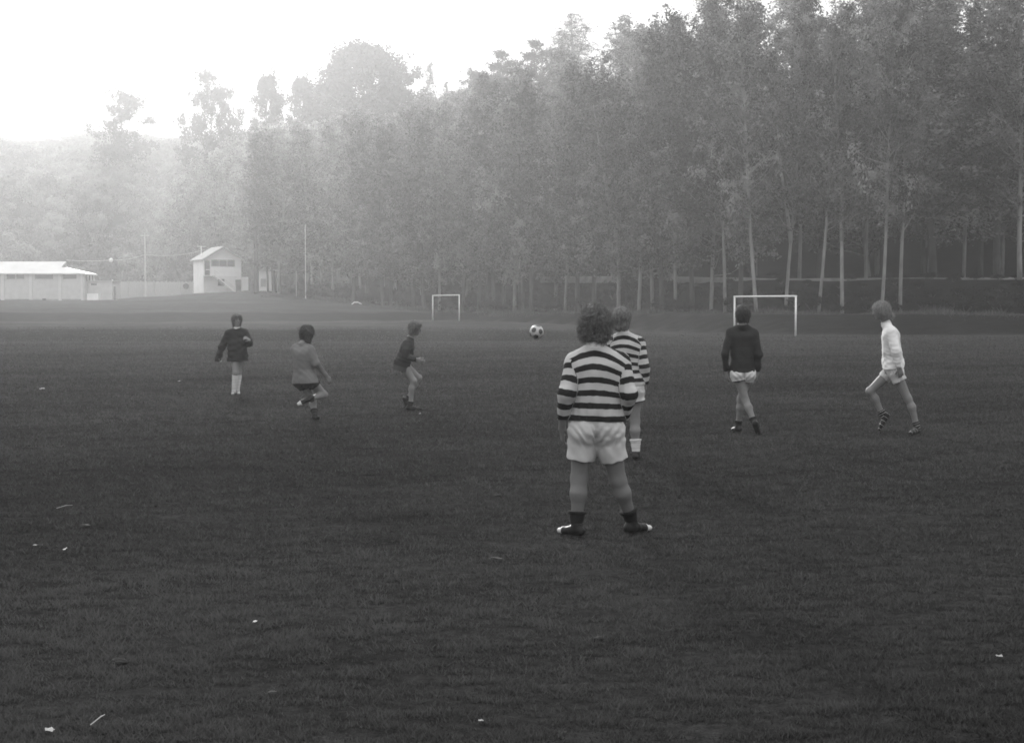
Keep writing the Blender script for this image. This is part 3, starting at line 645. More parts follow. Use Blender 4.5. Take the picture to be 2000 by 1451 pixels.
# goals
def goal(a, b, lab):
    za, zb = float(terr(a[0], a[1])), float(terr(b[0], b[1])); e = empty('goal', (a[0], a[1], za), lab, 'goal', 'football goals at the far side of the field')
    d = np.array([b[0] - a[0], b[1] - a[1], zb - za])
    MB().tube([(0, 0, -.1), (0, 0, 2.5)], .062, n=10).build('post', M_paint, e, True)
    MB().tube([d + np.array([0, 0, -.1]), d + np.array([0, 0, 2.5])], .062, n=10).build('post', M_paint, e, True)
    u = d / np.linalg.norm(d) * .06
    MB().tube([-u + np.array([0, 0, 2.52]), d + u + np.array([0, 0, 2.52])], .058, n=10).build('crossbar', M_paint, e, True)
goal((18.0, 90.3), (15.1, 96.6), 'white wooden football goal without net, the nearer one on the right')
goal((-5.15, 139), (-8.1, 145.6), 'small looking white football goal without net, the far one on the left')
p = base_on_line(697, -4.5); q = terr(p[0], p[1])
tag(MB().tube([(p[0] - .6, p[1], q + .05), (p[0] - .3, p[1], q + .28), (p[0] + .1, p[1], q + .3), (p[0] + .6, p[1], q + .08)], [.05, .09, .09, .05], n=6).build('fallen_log', M_paint), 'pale curved log lying at the foot of the leftmost front trees', 'log')
# ------------------------------------------------------------------ signed distance modelling
def nrm(v): v = np.asarray(v, float); return v / (np.linalg.norm(v) + 1e-9)
class Prim:
    def __init__(s, kind, tag_=None, k=0.02, **kw): s.kind = kind; s.tag = tag_; s.k = k; s.__dict__.update(kw)
    def bbox(s, m):
        if s.kind == 'cone':
            r = max(s.ra, s.rb) + m; return np.minimum(s.a, s.b) - r, np.maximum(s.a, s.b) + r
        r = max(s.r) + m; return s.c - r, s.c + r
    def d(s, X, Y, Z):
        if s.kind == 'cone':
            a, b = s.a, s.b; px, py, pz = X - a[0], Y - a[1], Z - a[2]
            ab = b - a; L2 = float(ab @ ab) + 1e-9
            t = (px * ab[0] + py * ab[1] + pz * ab[2]) / L2; tc = np.clip(t, 0, 1)
            qx, qy, qz = px - tc * ab[0], py - tc * ab[1], pz - tc * ab[2]
            sc = 1.0
            if s.flat is not None:
                n, f = s.flat; dn = (qx * n[0] + qy * n[1] + qz * n[2]) * (1 / f - 1)
                qx, qy, qz = qx + dn * n[0], qy + dn * n[1], qz + dn * n[2]; sc = min(1.0, f * 1.15)
            d = (np.sqrt(qx * qx + qy * qy + qz * qz) - (s.ra + (s.rb - s.ra) * tc)) * sc
            if s.cap is not None: d = np.maximum(d, (t - s.cap) * math.sqrt(L2))
            if s.cap0 is not None: d = np.maximum(d, (s.cap0 - t) * math.sqrt(L2))
            return d
        px, py, pz = X - s.c[0], Y - s.c[1], Z - s.c[2]; k0 = 0; k1 = 0
        for ax, r in zip(s.ax, s.r):
            q = (px * ax[0] + py * ax[1] + pz * ax[2]) / r; k0 = k0 + q * q; k1 = k1 + (q / r) ** 2
        k0 = np.sqrt(k0); k1 = np.sqrt(k1) + 1e-9
        return k0 * (k0 - 1) / k1
    def coord(s, P):
        ab = s.b - s.a; L = np.linalg.norm(ab) + 1e-9; return ((P - s.a) @ ab) / L
def cone(a, b, ra, rb, tag_=None, k=0.02, flat=None, cap=None, cap0=None): return Prim('cone', tag_, k, a=np.asarray(a, float), b=np.asarray(b, float), ra=ra, rb=rb, flat=flat, cap=cap, cap0=cap0)
def ell(c, r, ax, tag_=None, k=0.02): return Prim('ell', tag_, k, c=np.asarray(c, float), r=r, ax=ax)
def polygonise(prims, res, disp=None, cuts=(), subs=()):
    lo = np.min([p.bbox(.02)[0] for p in prims], 0) - res * 2; hi = np.max([p.bbox(.02)[1] for p in prims], 0) + res * 2
    n = np.ceil((hi - lo) / res).astype(int) + 1
    g = [(lo[i] + np.arange(n[i]) * res).astype(np.float32) for i in range(3)]
    D = np.full(n, 0.5, np.float32)
    def region(p, m):
        a, b = p.bbox(m); i0 = np.clip(np.floor((a - lo) / res).astype(int), 0, n - 1); i1 = np.clip(np.ceil((b - lo) / res).astype(int) + 1, 1, n)
        return tuple(slice(x, y) for x, y in zip(i0, i1))
    def xyz(sl_): return g[0][sl_[0]][:, None, None], g[1][sl_[1]][None, :, None], g[2][sl_[2]][None, None, :]
    for p in prims:
        sl_ = region(p, p.k + .03); d = p.d(*xyz(sl_)).astype(np.float32); A = D[sl_]; k = p.k
        h = np.clip(0.5 + 0.5 * (A - d) / k, 0, 1); D[sl_] = A * (1 - h) + d * h - k * h * (1 - h)
    if disp is not None:
        for i in range(0, n[0], 16):
            s_ = (slice(i, i + 16), slice(None), slice(None)); D[s_] += disp(*xyz(s_)).astype(np.float32)
    for p in subs:
        sl_ = region(p, .03); d = -p.d(*xyz(sl_)).astype(np.float32); D[sl_] = np.maximum(D[sl_], d)
    for (c, nn) in cuts:
        D = np.maximum(D, (((g[0] - c[0]) * nn[0])[:, None, None] + ((g[1] - c[1]) * nn[1])[None, :, None] + ((g[2] - c[2]) * nn[2])[None, None, :]).astype(np.float32))
    # surface nets
    S = D < 0
    c = np.zeros(tuple(n - 1), np.int8)
    for dx in (0, 1):
        for dy in (0, 1):
            for dz in (0, 1): c += S[dx:n[0] - 1 + dx, dy:n[1] - 1 + dy, dz:n[2] - 1 + dz]
    act = (c > 0) & (c < 8); idx = np.argwhere(act); ids = np.full(act.shape, -1, np.int64); ids[act] = np.arange(len(idx))
    acc = np.zeros((len(idx), 3)); cnt_ = np.zeros(len(idx))
    corners = [(x, y, z) for x in (0, 1) for y in (0, 1) for z in (0, 1)]
    val = {cr: D[idx[:, 0] + cr[0], idx[:, 1] + cr[1], idx[:, 2] + cr[2]] for cr in corners}
    for a in corners:
        for ax in range(3):
            if a[ax]: continue
            b = list(a); b[ax] = 1; b = tuple(b); va, vb = val[a], val[b]; m = (va < 0) != (vb < 0)
            t = va[m] / (va[m] - vb[m]); q = np.tile(np.array(a, float), (m.sum(), 1)); q[:, ax] += t; acc[m] += q; cnt_[m] += 1
    V = lo + (idx + acc / cnt_[:, None]) * res
    F = []
    for ax in range(3):
        u, v = (ax + 1) % 3, (ax + 2) % 3
        s0 = [slice(1, -1)] * 3; s1 = [slice(1, -1)] * 3; s0[ax] = slice(0, -1); s1[ax] = slice(1, None)
        A, B = S[tuple(s0)], S[tuple(s1)]
        for flip, m in ((0, A & ~B), (1, B & ~A)):
            e = np.argwhere(m)
            if not len(e): continue
            off = np.ones(3, int); off[ax] = 0; e = e + off
            def cell(du, dv):
                q = e.copy(); q[:, u] -= du; q[:, v] -= dv; return ids[q[:, 0], q[:, 1], q[:, 2]]
            quad = np.stack([cell(1, 1), cell(0, 1), cell(0, 0), cell(1, 0)], -1)
            F.append(quad[:, ::-1] if flip else quad)
    F = np.concatenate(F); F = F[(F >= 0).all(1)]
    # light smoothing
    for _ in range(1):
        e = np.concatenate([F[:, [0, 1]], F[:, [1, 2]], F[:, [2, 3]], F[:, [3, 0]]]); s_ = np.zeros_like(V); k_ = np.zeros(len(V))
        for i in range(3): s_[:, i] = np.bincount(e[:, 0], V[e[:, 1], i], len(V)) + np.bincount(e[:, 1], V[e[:, 0], i], len(V))
        k_ = np.bincount(e[:, 0], minlength=len(V)) + np.bincount(e[:, 1], minlength=len(V)); V = V * .5 + .5 * s_ / np.maximum(k_, 1)[:, None]
    return V, F
def coords_jersey(V, prims, fn, ul):
    """hoop coordinate: torso by height, sleeves along the arm with a soft blend round the elbow"""
    best = np.full(len(V), 9.0); out = np.zeros(len(V)); arms = {}
    for p in prims:
        d = p.d(V[:, 0], V[:, 1], V[:, 2])
        if p.tag in ('torso', 'yoke'):
            m = d < best; best[m] = d[m]; out[m] = fn(p, V[m])
        else: arms.setdefault(p.side, []).append((p, d))
    for sd_, ps in arms.items():
        dm = np.minimum.reduce([d for _, d in ps]); w_ = [np.exp(-(d - dm) / .035) for _, d in ps]
        v = sum(wi * fn(p, V) for wi, (p, _) in zip(w_, ps)) / sum(w_); m = dm < best; best[m] = dm[m]; out[m] = v[m]
    return out
def coords_by_tag(V, prims, fn):
    best = np.full(len(V), 9.0); out = np.zeros(len(V))
    for p in prims:
        if p.tag is None: continue
        d = p.d(V[:, 0], V[:, 1], V[:, 2]); m = d < best; best[m] = d[m]; out[m] = fn(p, V[m])
    return out
def folds(seed, amp, freq=(14, 14, 26)):
    r = np.random.default_rng(seed); K = r.normal(size=(7, 3)) * np.array(freq); ph = r.uniform(0, 6.28, 7)
    def f(X, Y, Z):
        w_ = 0.35 * np.sin(9 * Z + 7 * X + ph[0]); o = 0
        for i in range(6): o = o + (1 / (1 + i * .35)) * np.sin(K[i, 0] * X + K[i, 1] * Y + K[i, 2] * Z + ph[i] + 2.2 * w_ * (i % 2 * 2 - 1))
        return amp * o / 2.5
    return f
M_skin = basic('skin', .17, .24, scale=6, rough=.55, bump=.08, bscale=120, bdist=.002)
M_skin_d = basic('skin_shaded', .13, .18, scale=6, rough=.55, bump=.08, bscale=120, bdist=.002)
def hair_mat(name, lo, hi):
    return basic(name, lo, hi, scale=60, rough=.6, bump=.8, bscale=140, bdist=.01, stretch=(1, 1, .35))
M_eye = basic('eye', .02, .03, scale=5, rough=.2, bump=0)
def hand_prims(W, d, n, s, curl=.7, tag_='hand', sc=1.0):
    """W wrist, d finger direction, n palm normal, s side the thumb is on"""
    d, n, s = nrm(d), nrm(n), nrm(s); P = []
    for o in (-.028, -.009, .010, .028): P.append(cone(W + s * o * .7 * sc, W + (d * .088 + s * o) * sc, .0155 * sc, .0135 * sc, tag_, k=.012, flat=(n, .8)))
    for o, L in ((-.031, .058), (-.011, .075), (.010, .082), (.030, .073)):
        p = W + (d * .088 + s * o) * sc; a = curl * .6
        d1 = d * math.cos(a) + n * math.sin(a); q = p + d1 * L * .5 * sc
        a2 = a + curl; d2 = d * math.cos(a2) + n * math.sin(a2); r_ = q + d2 * L * .32 * sc
        a3 = a2 + curl * .6; d3 = d * math.cos(a3) + n * math.sin(a3); e_ = r_ + d3 * L * .24 * sc
        P += [cone(p, q, .0098 * sc, .0088 * sc, tag_, k=.004), cone(q, r_, .0088 * sc, .008 * sc, tag_, k=.004), cone(r_, e_, .008 * sc, .0068 * sc, tag_, k=.004)]
    b = W + (d * .028 + s * .026 + n * .006) * sc; td = nrm(d * .62 + s * .62 + n * .35); m_ = b + td * .04 * sc; td2 = nrm(d * .85 + s * .15 + n * .45); e_ = m_ + td2 * .032 * sc
    P += [cone(b, m_, .0135 * sc, .0105 * sc, tag_, k=.01), cone(m_, e_, .0105 * sc, .008 * sc, tag_, k=.005)]
    return P
def head_prims(c, f, u, sc=1.0):
    f = nrm(f); u = nrm(u - f * (u @ f)); r = np.cross(f, u); ax = (r, f, u); P = []
    P.append(ell(c + u * .02 * sc - f * .012 * sc, (.074 * sc, .093 * sc, .088 * sc), ax, 'head', .02))
    P.append(ell(c - u * .035 * sc + f * .022 * sc, (.056 * sc, .066 * sc, .078 * sc), ax, 'head', .03))
    P.append(ell(c - u * .098 * sc + f * .062 * sc, (.024 * sc, .02 * sc, .018 * sc), ax, 'head', .025))          # chin
    P.append(cone(c + u * .012 * sc + f * .083 * sc, c - u * .028 * sc + f * .107 * sc, .008 * sc, .0125 * sc, 'head', .012))   # nose
    P.append(cone(c - u * .032 * sc + f * .092 * sc + r * .011 * sc, c - u * .032 * sc + f * .092 * sc - r * .011 * sc, .009 * sc, .009 * sc, 'head', .008))
    for k in (-1, 1):
        P.append(cone(c + u * .03 * sc + f * .077 * sc + r * k * .014 * sc, c + u * .026 * sc + f * .066 * sc + r * k * .045 * sc, .010 * sc, .008 * sc, 'head', .012))  # brow
        P.append(ell(c - u * .022 * sc + f * .056 * sc + r * k * .04 * sc, (.02 * sc, .018 * sc, .016 * sc), ax, 'head', .02))  # cheek
        P.append(ell(c - u * .004 * sc - f * .004 * sc + r * k * .079 * sc, (.011 * sc, .019 * sc, .031 * sc), ax, 'head', .006))     # ear
    P.append(cone(c - u * .06 * sc + f * .082 * sc + r * .016 * sc, c - u * .06 * sc + f * .082 * sc - r * .016 * sc, .0075 * sc, .0075 * sc, 'head', .008))
    P.append(cone(c - u * .072 * sc + f * .079 * sc + r * .013 * sc, c - u * .072 * sc + f * .079 * sc - r * .013 * sc, .008 * sc, .008 * sc, 'head', .008))
    return P, (r, f, u)
def strands(rng, V, F, n, L, wd, curl, grav):
    fi = rng.integers(len(F), size=n); c = V[F[fi]].mean(1); a = V[F[fi, 1]] - V[F[fi, 0]]; b = V[F[fi, 3]] - V[F[fi, 0]]
    nn = np.cross(a, b); nn /= np.linalg.norm(nn, axis=1)[:, None] + 1e-9
    t = np.cross(nn, rng.normal(size=(n, 3))); t /= np.linalg.norm(t, axis=1)[:, None] + 1e-9
    out = []; p = c - nn * .006; d = nn * .8 + t * curl; side = np.cross(d, rng.normal(size=(n, 3))); side /= np.linalg.norm(side, axis=1)[:, None] + 1e-9
    for k in range(4):
        w_ = wd * (1 - k / 4.2); out.append(np.stack([p - side * w_, p + side * w_], 1))
        d = d + np.array([0, 0, -grav]) * (k + 1) * .5 + t * curl * .5 - nn * .25 * k; d /= np.linalg.norm(d, axis=1)[:, None]; p = p + d * L / 3 * rng.uniform(.6, 1.2, (n, 1))
    R_ = np.stack(out, 1).reshape(n, 8, 3); base = np.arange(n)[:, None] * 8; Fq = []
    for k in range(3): Fq.append(base + np.array([[2 * k, 2 * k + 1, 2 * k + 3, 2 * k + 2]]))
    return R_.reshape(-1, 3), np.concatenate(Fq)
def person(sp):
    D = sp['D']; J = {}
    def P(v):
        if v[1] is None: q = at(v[0], 700, D + v[2]); return np.array([(v[0] - 1000) / FPX * (D + v[2]), D + v[2], v[3]])
        return at(v[0], v[1], D + v[2])
    for k, v in sp['J'].items(): J[k] = P(v)
    org = np.array([(J['aL'][0] + J['aR'][0]) / 2, (J['aL'][1] + J['aR'][1]) / 2, 0])
    res = sp.get('res', .007); wf = sp.get('w', 1.0); hs = sp.get('hs', 1.0)
    e = empty('person', tuple(org), sp['label'], 'person')
    yaw = rad(sp['yaw']); fw = np.array([math.sin(yaw), math.cos(yaw), 0])
    Sc = (J['sL'] + J['sR']) / 2; Pv = (J['hL'] + J['hR']) / 2; up = nrm(Sc - Pv)
    lat = nrm(J['sR'] - J['sL']); fw = nrm(fw - up * (fw @ up)); hl = nrm(J['hR'] - J['hL'])
    hy = rad(sp.get('hyaw', sp['yaw'])); hp = rad(sp.get('hpitch', 0)); hf = np.array([math.sin(hy) * math.cos(hp), math.cos(hy) * math.cos(hp), math.sin(hp)])
    H = J['head']; HP, (hr, hf, hu) = head_prims(H, hf, np.array([0, 0, 1.0]), hs)
    T = []
    def torso(g, cut=0.0):
        q = []; s2 = .6
        for sg, s_, h_ in ((-1, J['sL'], J['hL']), (1, J['sR'], J['hR'])):
            a = Sc + (s_ - Sc) * s2 - up * .05; m_ = (Sc * .45 + Pv * .55) + lat * sg * .055 * wf; b = Pv + hl * sg * .055 * wf + up * .02
            q += [cone(a, m_, .098 * wf + g, .092 * wf + g, 'torso', .05, flat=(fw, .95)), cone(m_, b, .092 * wf + g, .108 * wf + g, 'torso', .05)]
        q.append(cone(Sc - up * .08, Pv + up * .08, .1 * wf + g, .1 * wf + g, 'torso', .05))
        return q
    def footframe(sd_):
        a_, kk, fd = J['a' + sd_], J['k' + sd_], J['t' + sd_] - J['a' + sd_]
        if sp.get('lift' + sd_, 0):   # raised foot: the sole follows the foot
            fdn = nrm(fd); sn = nrm(nrm(kk - a_) - fdn * (nrm(kk - a_) @ fdn))
        else: fdn = nrm(np.array([fd[0], fd[1], 0])); sn = np.array([0, 0, 1.0])
        return fdn, sn
    # ---- body
    B = torso(0)
    nb = J['nb']
    B += [cone(nb, H - hu * .05 - hf * .02, .055 * hs, .05 * hs, 'neck', .03)]
    for s_ in ('sL', 'sR'): B.append(cone(nb - up * .01, J[s_], .048, .052 * wf, 'torso', .04))
    for sd_ in 'LR':
        B += [cone(J['s' + sd_], J['e' + sd_], .05 * wf, .038 * wf, 'arm', .03), cone(J['e' + sd_], J['w' + sd_], .04 * wf, .0265, 'arm', .02)]
        h_, k_, a_ = J['h' + sd_], J['k' + sd_], J['a' + sd_]; kn = k_ - h_; bend = nrm(a_ - k_); calfb = nrm(nrm(h_ - k_) + bend)
        back = -fw if np.linalg.norm(nrm(h_ - k_) + bend) < .25 else calfb
        B += [cone(h_, k_, .09 * wf, .053 * wf, 'leg', .04), cone(k_, k_ + (a_ - k_) * .3 + back * .016, .05 * wf, .051 * wf, 'leg', .04), cone(k_ + (a_ - k_) * .3 + back * .016, k_ + (a_ - k_) * .85, .051 * wf, .036 * wf, 'leg', .04), cone(k_ + (a_ - k_) * .8, a_, .035 * wf, .036, 'leg', .02)]
        B.append(ell(k_ - back * .014, (.03, .027, .042), (lat, nrm(np.cross(up, lat)), up), 'leg', .03))
        fdn, sn = footframe(sd_); B.append(cone(a_ - sn * .012, a_ - sn * .058 + fdn * .11, .03, .02, 'foot', .02))
        hd = P(sp['J']['f' + sd_]) - J['w' + sd_]; hd = nrm(hd)
        hn = np.asarray(sp.get('palm' + sd_, tuple(fw * .3 + (lat if sd_ == 'L' else -lat))), float); hn = nrm(hn - hd * (hn @ hd)); hsd = np.cross(hd, hn)
        if (hsd @ fw) < 0: hsd = -hsd
        B += hand_prims(J['w' + sd_] + hd * .005, hd, hn, hsd, sp.get('curl', .55), sc=sp.get('hsc', 1.0))
        J['hd' + sd_] = hd
    B += HP
    def make(name, prims, r_, mat, parent=None, disp=None, cuts=(), subs=(), fn=None, extra=None, smooth=True, jers=False):
        V, F = polygonise(prims, r_, disp, cuts, subs)
        at_ = {}
        if fn: at_['v'] = (coords_jersey(V, prims, fn, None) if jers else coords_by_tag(V, prims, fn))
        Fl = [F]
        if extra:
            V2, F2 = extra(V, F); Fl = [F, F2 + len(V)]; V = np.concatenate([V, V2])
            if fn: at_['v'] = np.concatenate([at_['v'], np.zeros(len(V2))])
        o = link(name, mesh_np(name, V - org, Fl, mat, at_, smooth), parent or e); return o
    eyes = [ell(H + hu * .01 * hs + hf * .071 * hs + hr * k * .03 * hs, (.016 * hs, .012 * hs, .011 * hs), (hr, hf, hu)) for k in (-1, 1)]
    body = make('body', B, res, sp.get('skin', M_skin), subs=eyes)
    for k in (-1, 1):
        c = H + hu * .01 * hs + hf * .068 * hs + hr * k * .03 * hs - org; m_ = MB(); m_.tube([c - hu * .011, c - hu * .006, c, c + hu * .006, c + hu * .011], [.002, .010, .0115, .010, .002], n=8); m_.build('eye', M_eye, body, True)
    # ---- hair
    h = sp['hair']; hv = h.get('vol', .02); Hp = []
    hwd = h.get('wide', 0)
    Hp.append(ell(H + hu * .03 * hs - hf * .018 * hs, (.078 * hs + hv - hwd * .6, .095 * hs + hv, .09 * hs + hv), (hr, hf, hu), None, .03))
    Lh = h.get('len', .08)
    for k in (-1, -.4, .4, 1):
        Hp.append(cone(H + hr * k * (.052 + hwd * .7) * hs - hf * (.028 + .02 * (1 - abs(k))), H + hr * k * (.05 + hwd) * hs - hf * (.045 + .02 * (1 - abs(k))) - hu * Lh, .036 + hv * .8, .026 + hv * .6, None, .03))
    if h.get('fringe'):
        Hp.append(cone(H + hu * .075 * hs + hf * .06 * hs - hr * .04, H + hu * .075 * hs + hf * .06 * hs + hr * .04, .028, .028, None, .03))
    if 'blow' in h: Hp.append(cone(H - hf * .07 - hu * .02, H + np.array(h['blow']), .045, .015, None, .03))
    sub = [ell(H - hu * .045 * hs + hf * .098 * hs, (.064 * hs, .085 * hs, .1 * hs), (hr, hf, hu)), ell(H - hu * .15 + hf * .03, (.06, .09, .07), (hr, hf, hu))]
    hrng = np.random.default_rng(sp['seed'])
    fz = folds(sp['seed'], h.get('curl', .006), (70, 70, 70) if h.get('curly') else (60, 60, 18)); fz2 = folds(sp['seed'] + 5, h.get('curl', .006) * .8, (130, 130, 130) if h.get('curly') else (90, 90, 25))
    make('hair', Hp, min(res, .006), h['mat'], body, disp=lambda X, Y, Z: fz(X, Y, Z) + fz2(X, Y, Z), subs=sub,
         extra=lambda V, F: strands(hrng, V, F, h.get('n', 1500), h.get('L', .04), .0016, .7 if h.get('curly') else .25, .2 if h.get('curly') else .9))
    # ---- jersey
    t = sp['top']; g = t.get('g', .022); hem = t.get('hem', .1); slw = t.get('sleeve', .02)
    q = torso(g); hemc = Pv - up * hem
    hd2 = max(.055 * wf, np.linalg.norm(J['hR'] - J['hL']) / 2 * .95)
    for sg in (-1, 1): q.append(cone(Pv + up * .1 + hl * sg * .055 * wf, Pv - up * (hem + .02) + hl * sg * (hd2 + t.get('flare', 0)), .105 * wf + g, .11 * wf + g + t.get('flare', 0), 'torso', .04))
    for s_ in ('sL', 'sR'): q.append(cone(nb - up * .005, J[s_], .05 + g * .5, .055 * wf + g * .6, 'yoke', .04))
    for sd_ in 'LR':
        cpt = t.get('cuff' + sd_, 1.0)
        q += [cone(J['s' + sd_], J['e' + sd_], .055 * wf + slw, .042 * wf + slw, 'sleeve1', .03), cone(J['e' + sd_], J['w' + sd_] + (J['w' + sd_] - J['e' + sd_]) * (t.get('ext' + sd_, 0)), .044 * wf + slw, .03 + slw * t.get('cw', .45), 'sleeve2', .025, cap=cpt)]
        q[-1].side = q[-2].side = sd_
    ul = {sd_: np.linalg.norm(J['e' + sd_] - J['s' + sd_]) for sd_ in 'LR'}
    def vfn(p, V):
        if p.tag in ('torso', 'yoke'):
            dp = -((V - nb) @ up); x = (V - nb) @ lat; return dp - 2.3 * x * x * np.clip(1 - dp / .45, 0, 1) + t.get('v0', 0)
        if p.tag == 'sleeve1': return p.coord(V) + t.get('vs', 0)
        return p.coord(V) + ul[p.side] + t.get('vs', 0)
    f1 = folds(sp['seed'] + 1, t.get('fold', .006), (16, 16, 22)); f2 = folds(sp['seed'] + 2, t.get('fold', .006) * .45, (40, 40, 46))
    zc = Pv[2] + .12
    def tdisp(X, Y, Z): return (f1(X, Y, Z) + f2(X, Y, Z)) * (0.75 + .9 * np.exp(-((Z - zc) / .12) ** 2))
    nk = nb + (H - nb) * .0 + up * .028
    make(t.get('name', 'jersey'), q, res, t['mat'], disp=tdisp, cuts=[(hemc, -up)], fn=vfn, jers=True,
         subs=[cone(nb + up * .075, nb + up * .16, .09, .12, None)])
    if t.get('collar'):
        make('collar', [cone(nb + up * .005 - fw * .0, nb + nrm(H - nb) * .05, .07, .062, 'c', .01, cap=.9)], min(res, .007), t['collar'])
    # ---- shorts
    s_ = sp['shorts']; q = []; sg_ = s_.get('g', .02)
    for k, sd_ in ((-1, 'L'), (1, 'R')):
        h_, k_ = J['h' + sd_], J['k' + sd_]; te = s_.get('t' + sd_, s_.get('t', .6)); he = h_ + (k_ - h_) * te + hl * k * s_.get('out', .01)
        q += [cone(Pv + up * .04 + hl * k * .05 * wf, h_ - up * .02 - fw * .02, .112 * wf + .004, .1 * wf + sg_, 'hip', .035), cone(h_, he, .092 * wf + sg_ * .6, .078 * wf + sg_ + s_.get('flare', .012), 'leg', .025, cap=1.0)]
    ln = np.linalg.norm(q[1].b - q[1].a)
    def sfn(p, V): return p.coord(V) / max(.01, np.linalg.norm(p.b - p.a)) if p.tag == 'leg' else np.zeros(len(V))
    f3 = folds(sp['seed'] + 3, s_.get('fold', .007), (26, 26, 14))
    f4 = folds(sp['seed'] + 9, s_.get('fold', .007) * .6, (60, 60, 40)); bk = -fw
    def sd3(X, Y, Z):
        lx = (X - Pv[0]) * hl[0] + (Y - Pv[1]) * hl[1] + (Z - Pv[2]) * hl[2]; bz = (X - Pv[0]) * bk[0] + (Y - Pv[1]) * bk[1] + (Z - Pv[2]) * bk[2]
        cleft = .016 * np.exp(-(lx / .014) ** 2) * np.clip(bz * 14, 0, 1) * np.exp(-((Z - Pv[2] + .06) / .055) ** 2)
        drag = .005 * np.sin((Z - Pv[2]) * 70 - np.abs(lx) * 85 + 2 * f4(X, Y, Z) / .004) * np.exp(-((Z - Pv[2] + .06) / .08) ** 2)
        return f3(X, Y, Z) + f4(X, Y, Z) + cleft + drag
    make('shorts', q, res, s_['mat'], disp=sd3, fn=sfn, cuts=[(hemc + up * .035, up)])
    # ---- socks and boots
    k2 = sp['socks']
    for i, sd_ in enumerate('LR'):
        a_, kk, tt = J['a' + sd_], J['k' + sd_], J['t' + sd_]; top = k2.get('h' + sd_, k2.get('h', .3)); r1 = (.036 + (.056 - .036) * min(1, top / .6)) * wf + .006
        make('sock', [cone(a_ - nrm(kk - a_) * .01, a_ + (kk - a_) * top, .042, r1 + (.006 if top < .5 else .002), 's', .01, cap=1.0)] + ([cone(a_ + (kk - a_) * (top - .06), a_ + (kk - a_) * top, r1 + .009, r1 + .011, 's2', .006, cap=1.0, cap0=0.0)] if top < .5 else []), min(res, .006), k2['mat'], disp=folds(3 + i, .0025, (20, 20, 60)),
             fn=lambda p, V: ((V - a_) @ nrm(kk - a_)))
        b_ = sp['boots']; fd = tt - a_; lift = sp.get('lift' + sd_, 0)
        fdn, sn = footframe(sd_)
        ft = .17; lz = .05
        base = a_ - sn * .055
        heel = base - fdn * .045; ball = base + fdn * .13; toe = base + fdn * .185
        ss = np.cross(fdn, sn)
        q = [cone(heel + sn * .012, base + fdn * .04 + sn * .016, .036, .036, 'b', .02), cone(base + fdn * .02 + sn * .012, ball - sn * .002, .04, .037, 'b', .02, flat=(sn, .9)), cone(ball - sn * .004, toe - sn * .008, .038, .026, 'b', .015, flat=(sn, .8)), cone(base + sn * .02 - fdn * .012, a_ + sn * .012 - fdn * .008, .043, .047, 'b', .02, cap=1.0)]
        solec = base - sn * .028
        bo = make('boot', q, min(res, .006), b_['mat'], cuts=[(solec, -sn)], fn=lambda p, V: ((V - heel) @ fdn), disp=folds(8, .0015, (60, 60, 60)))
    return e
M_hoop = banded('hooped_jersey', .47, .018, .098, .53)
M_sock_w = banded('dark_socks_white_top', .02, .5, 1, 1, thr=.125)
M_sock_h = banded('hooped_socks', .03, .45, .036, .84)
M_sock_white = banded('white_socks', .6, .5, .06, .8)
M_sock_dk = banded('black_socks', .025, .05, .05, .7)
M_short_w = banded('white_shorts', .62, .62, 1, 1, thr=5)
M_short_g = banded('off_white_shorts', .52, .52, 1, 1, thr=5)
M_short_trim = banded('white_shorts_dark_trim', .6, .02, 1, 1, thr=.93)
M_short_b = banded('black_shorts', .015, .02, .1, .5)
M_jac = banded('dark_jacket', .016, .022, .3, .5)
M_tan = banded('washed_jersey', .17, .14, .4, .6)
M_dkj = banded('dark_jersey', .032, .028, .3, .5)
M_gj = banded('charcoal_jersey', .05, .03, .25, .5)
M_wj = banded('white_jersey', .74, .7, .5, .5)
M_boot_w = banded('dark_boots_white_toe', .02, .6, 1, 1, thr=.19, rough=.5)
M_boot_s = banded('striped_boots', .02, .25, .06, .86, rough=.5)
M_boot_d = banded('dark_boots', .02, .03, .1, .5, rough=.5)
M_boot_l = banded('pale_boots', .45, .04, .07, .7, rough=.5)
M_col = basic('white_collar', .55, .65, scale=10)
hair_br = hair_mat('brown_hair', .07, .24); hair_dk = hair_mat('dark_hair', .025, .07); hair_fair = hair_mat('fair_hair', .13, .42); hair_mid = hair_mat('mid_brown_hair', .07, .17)
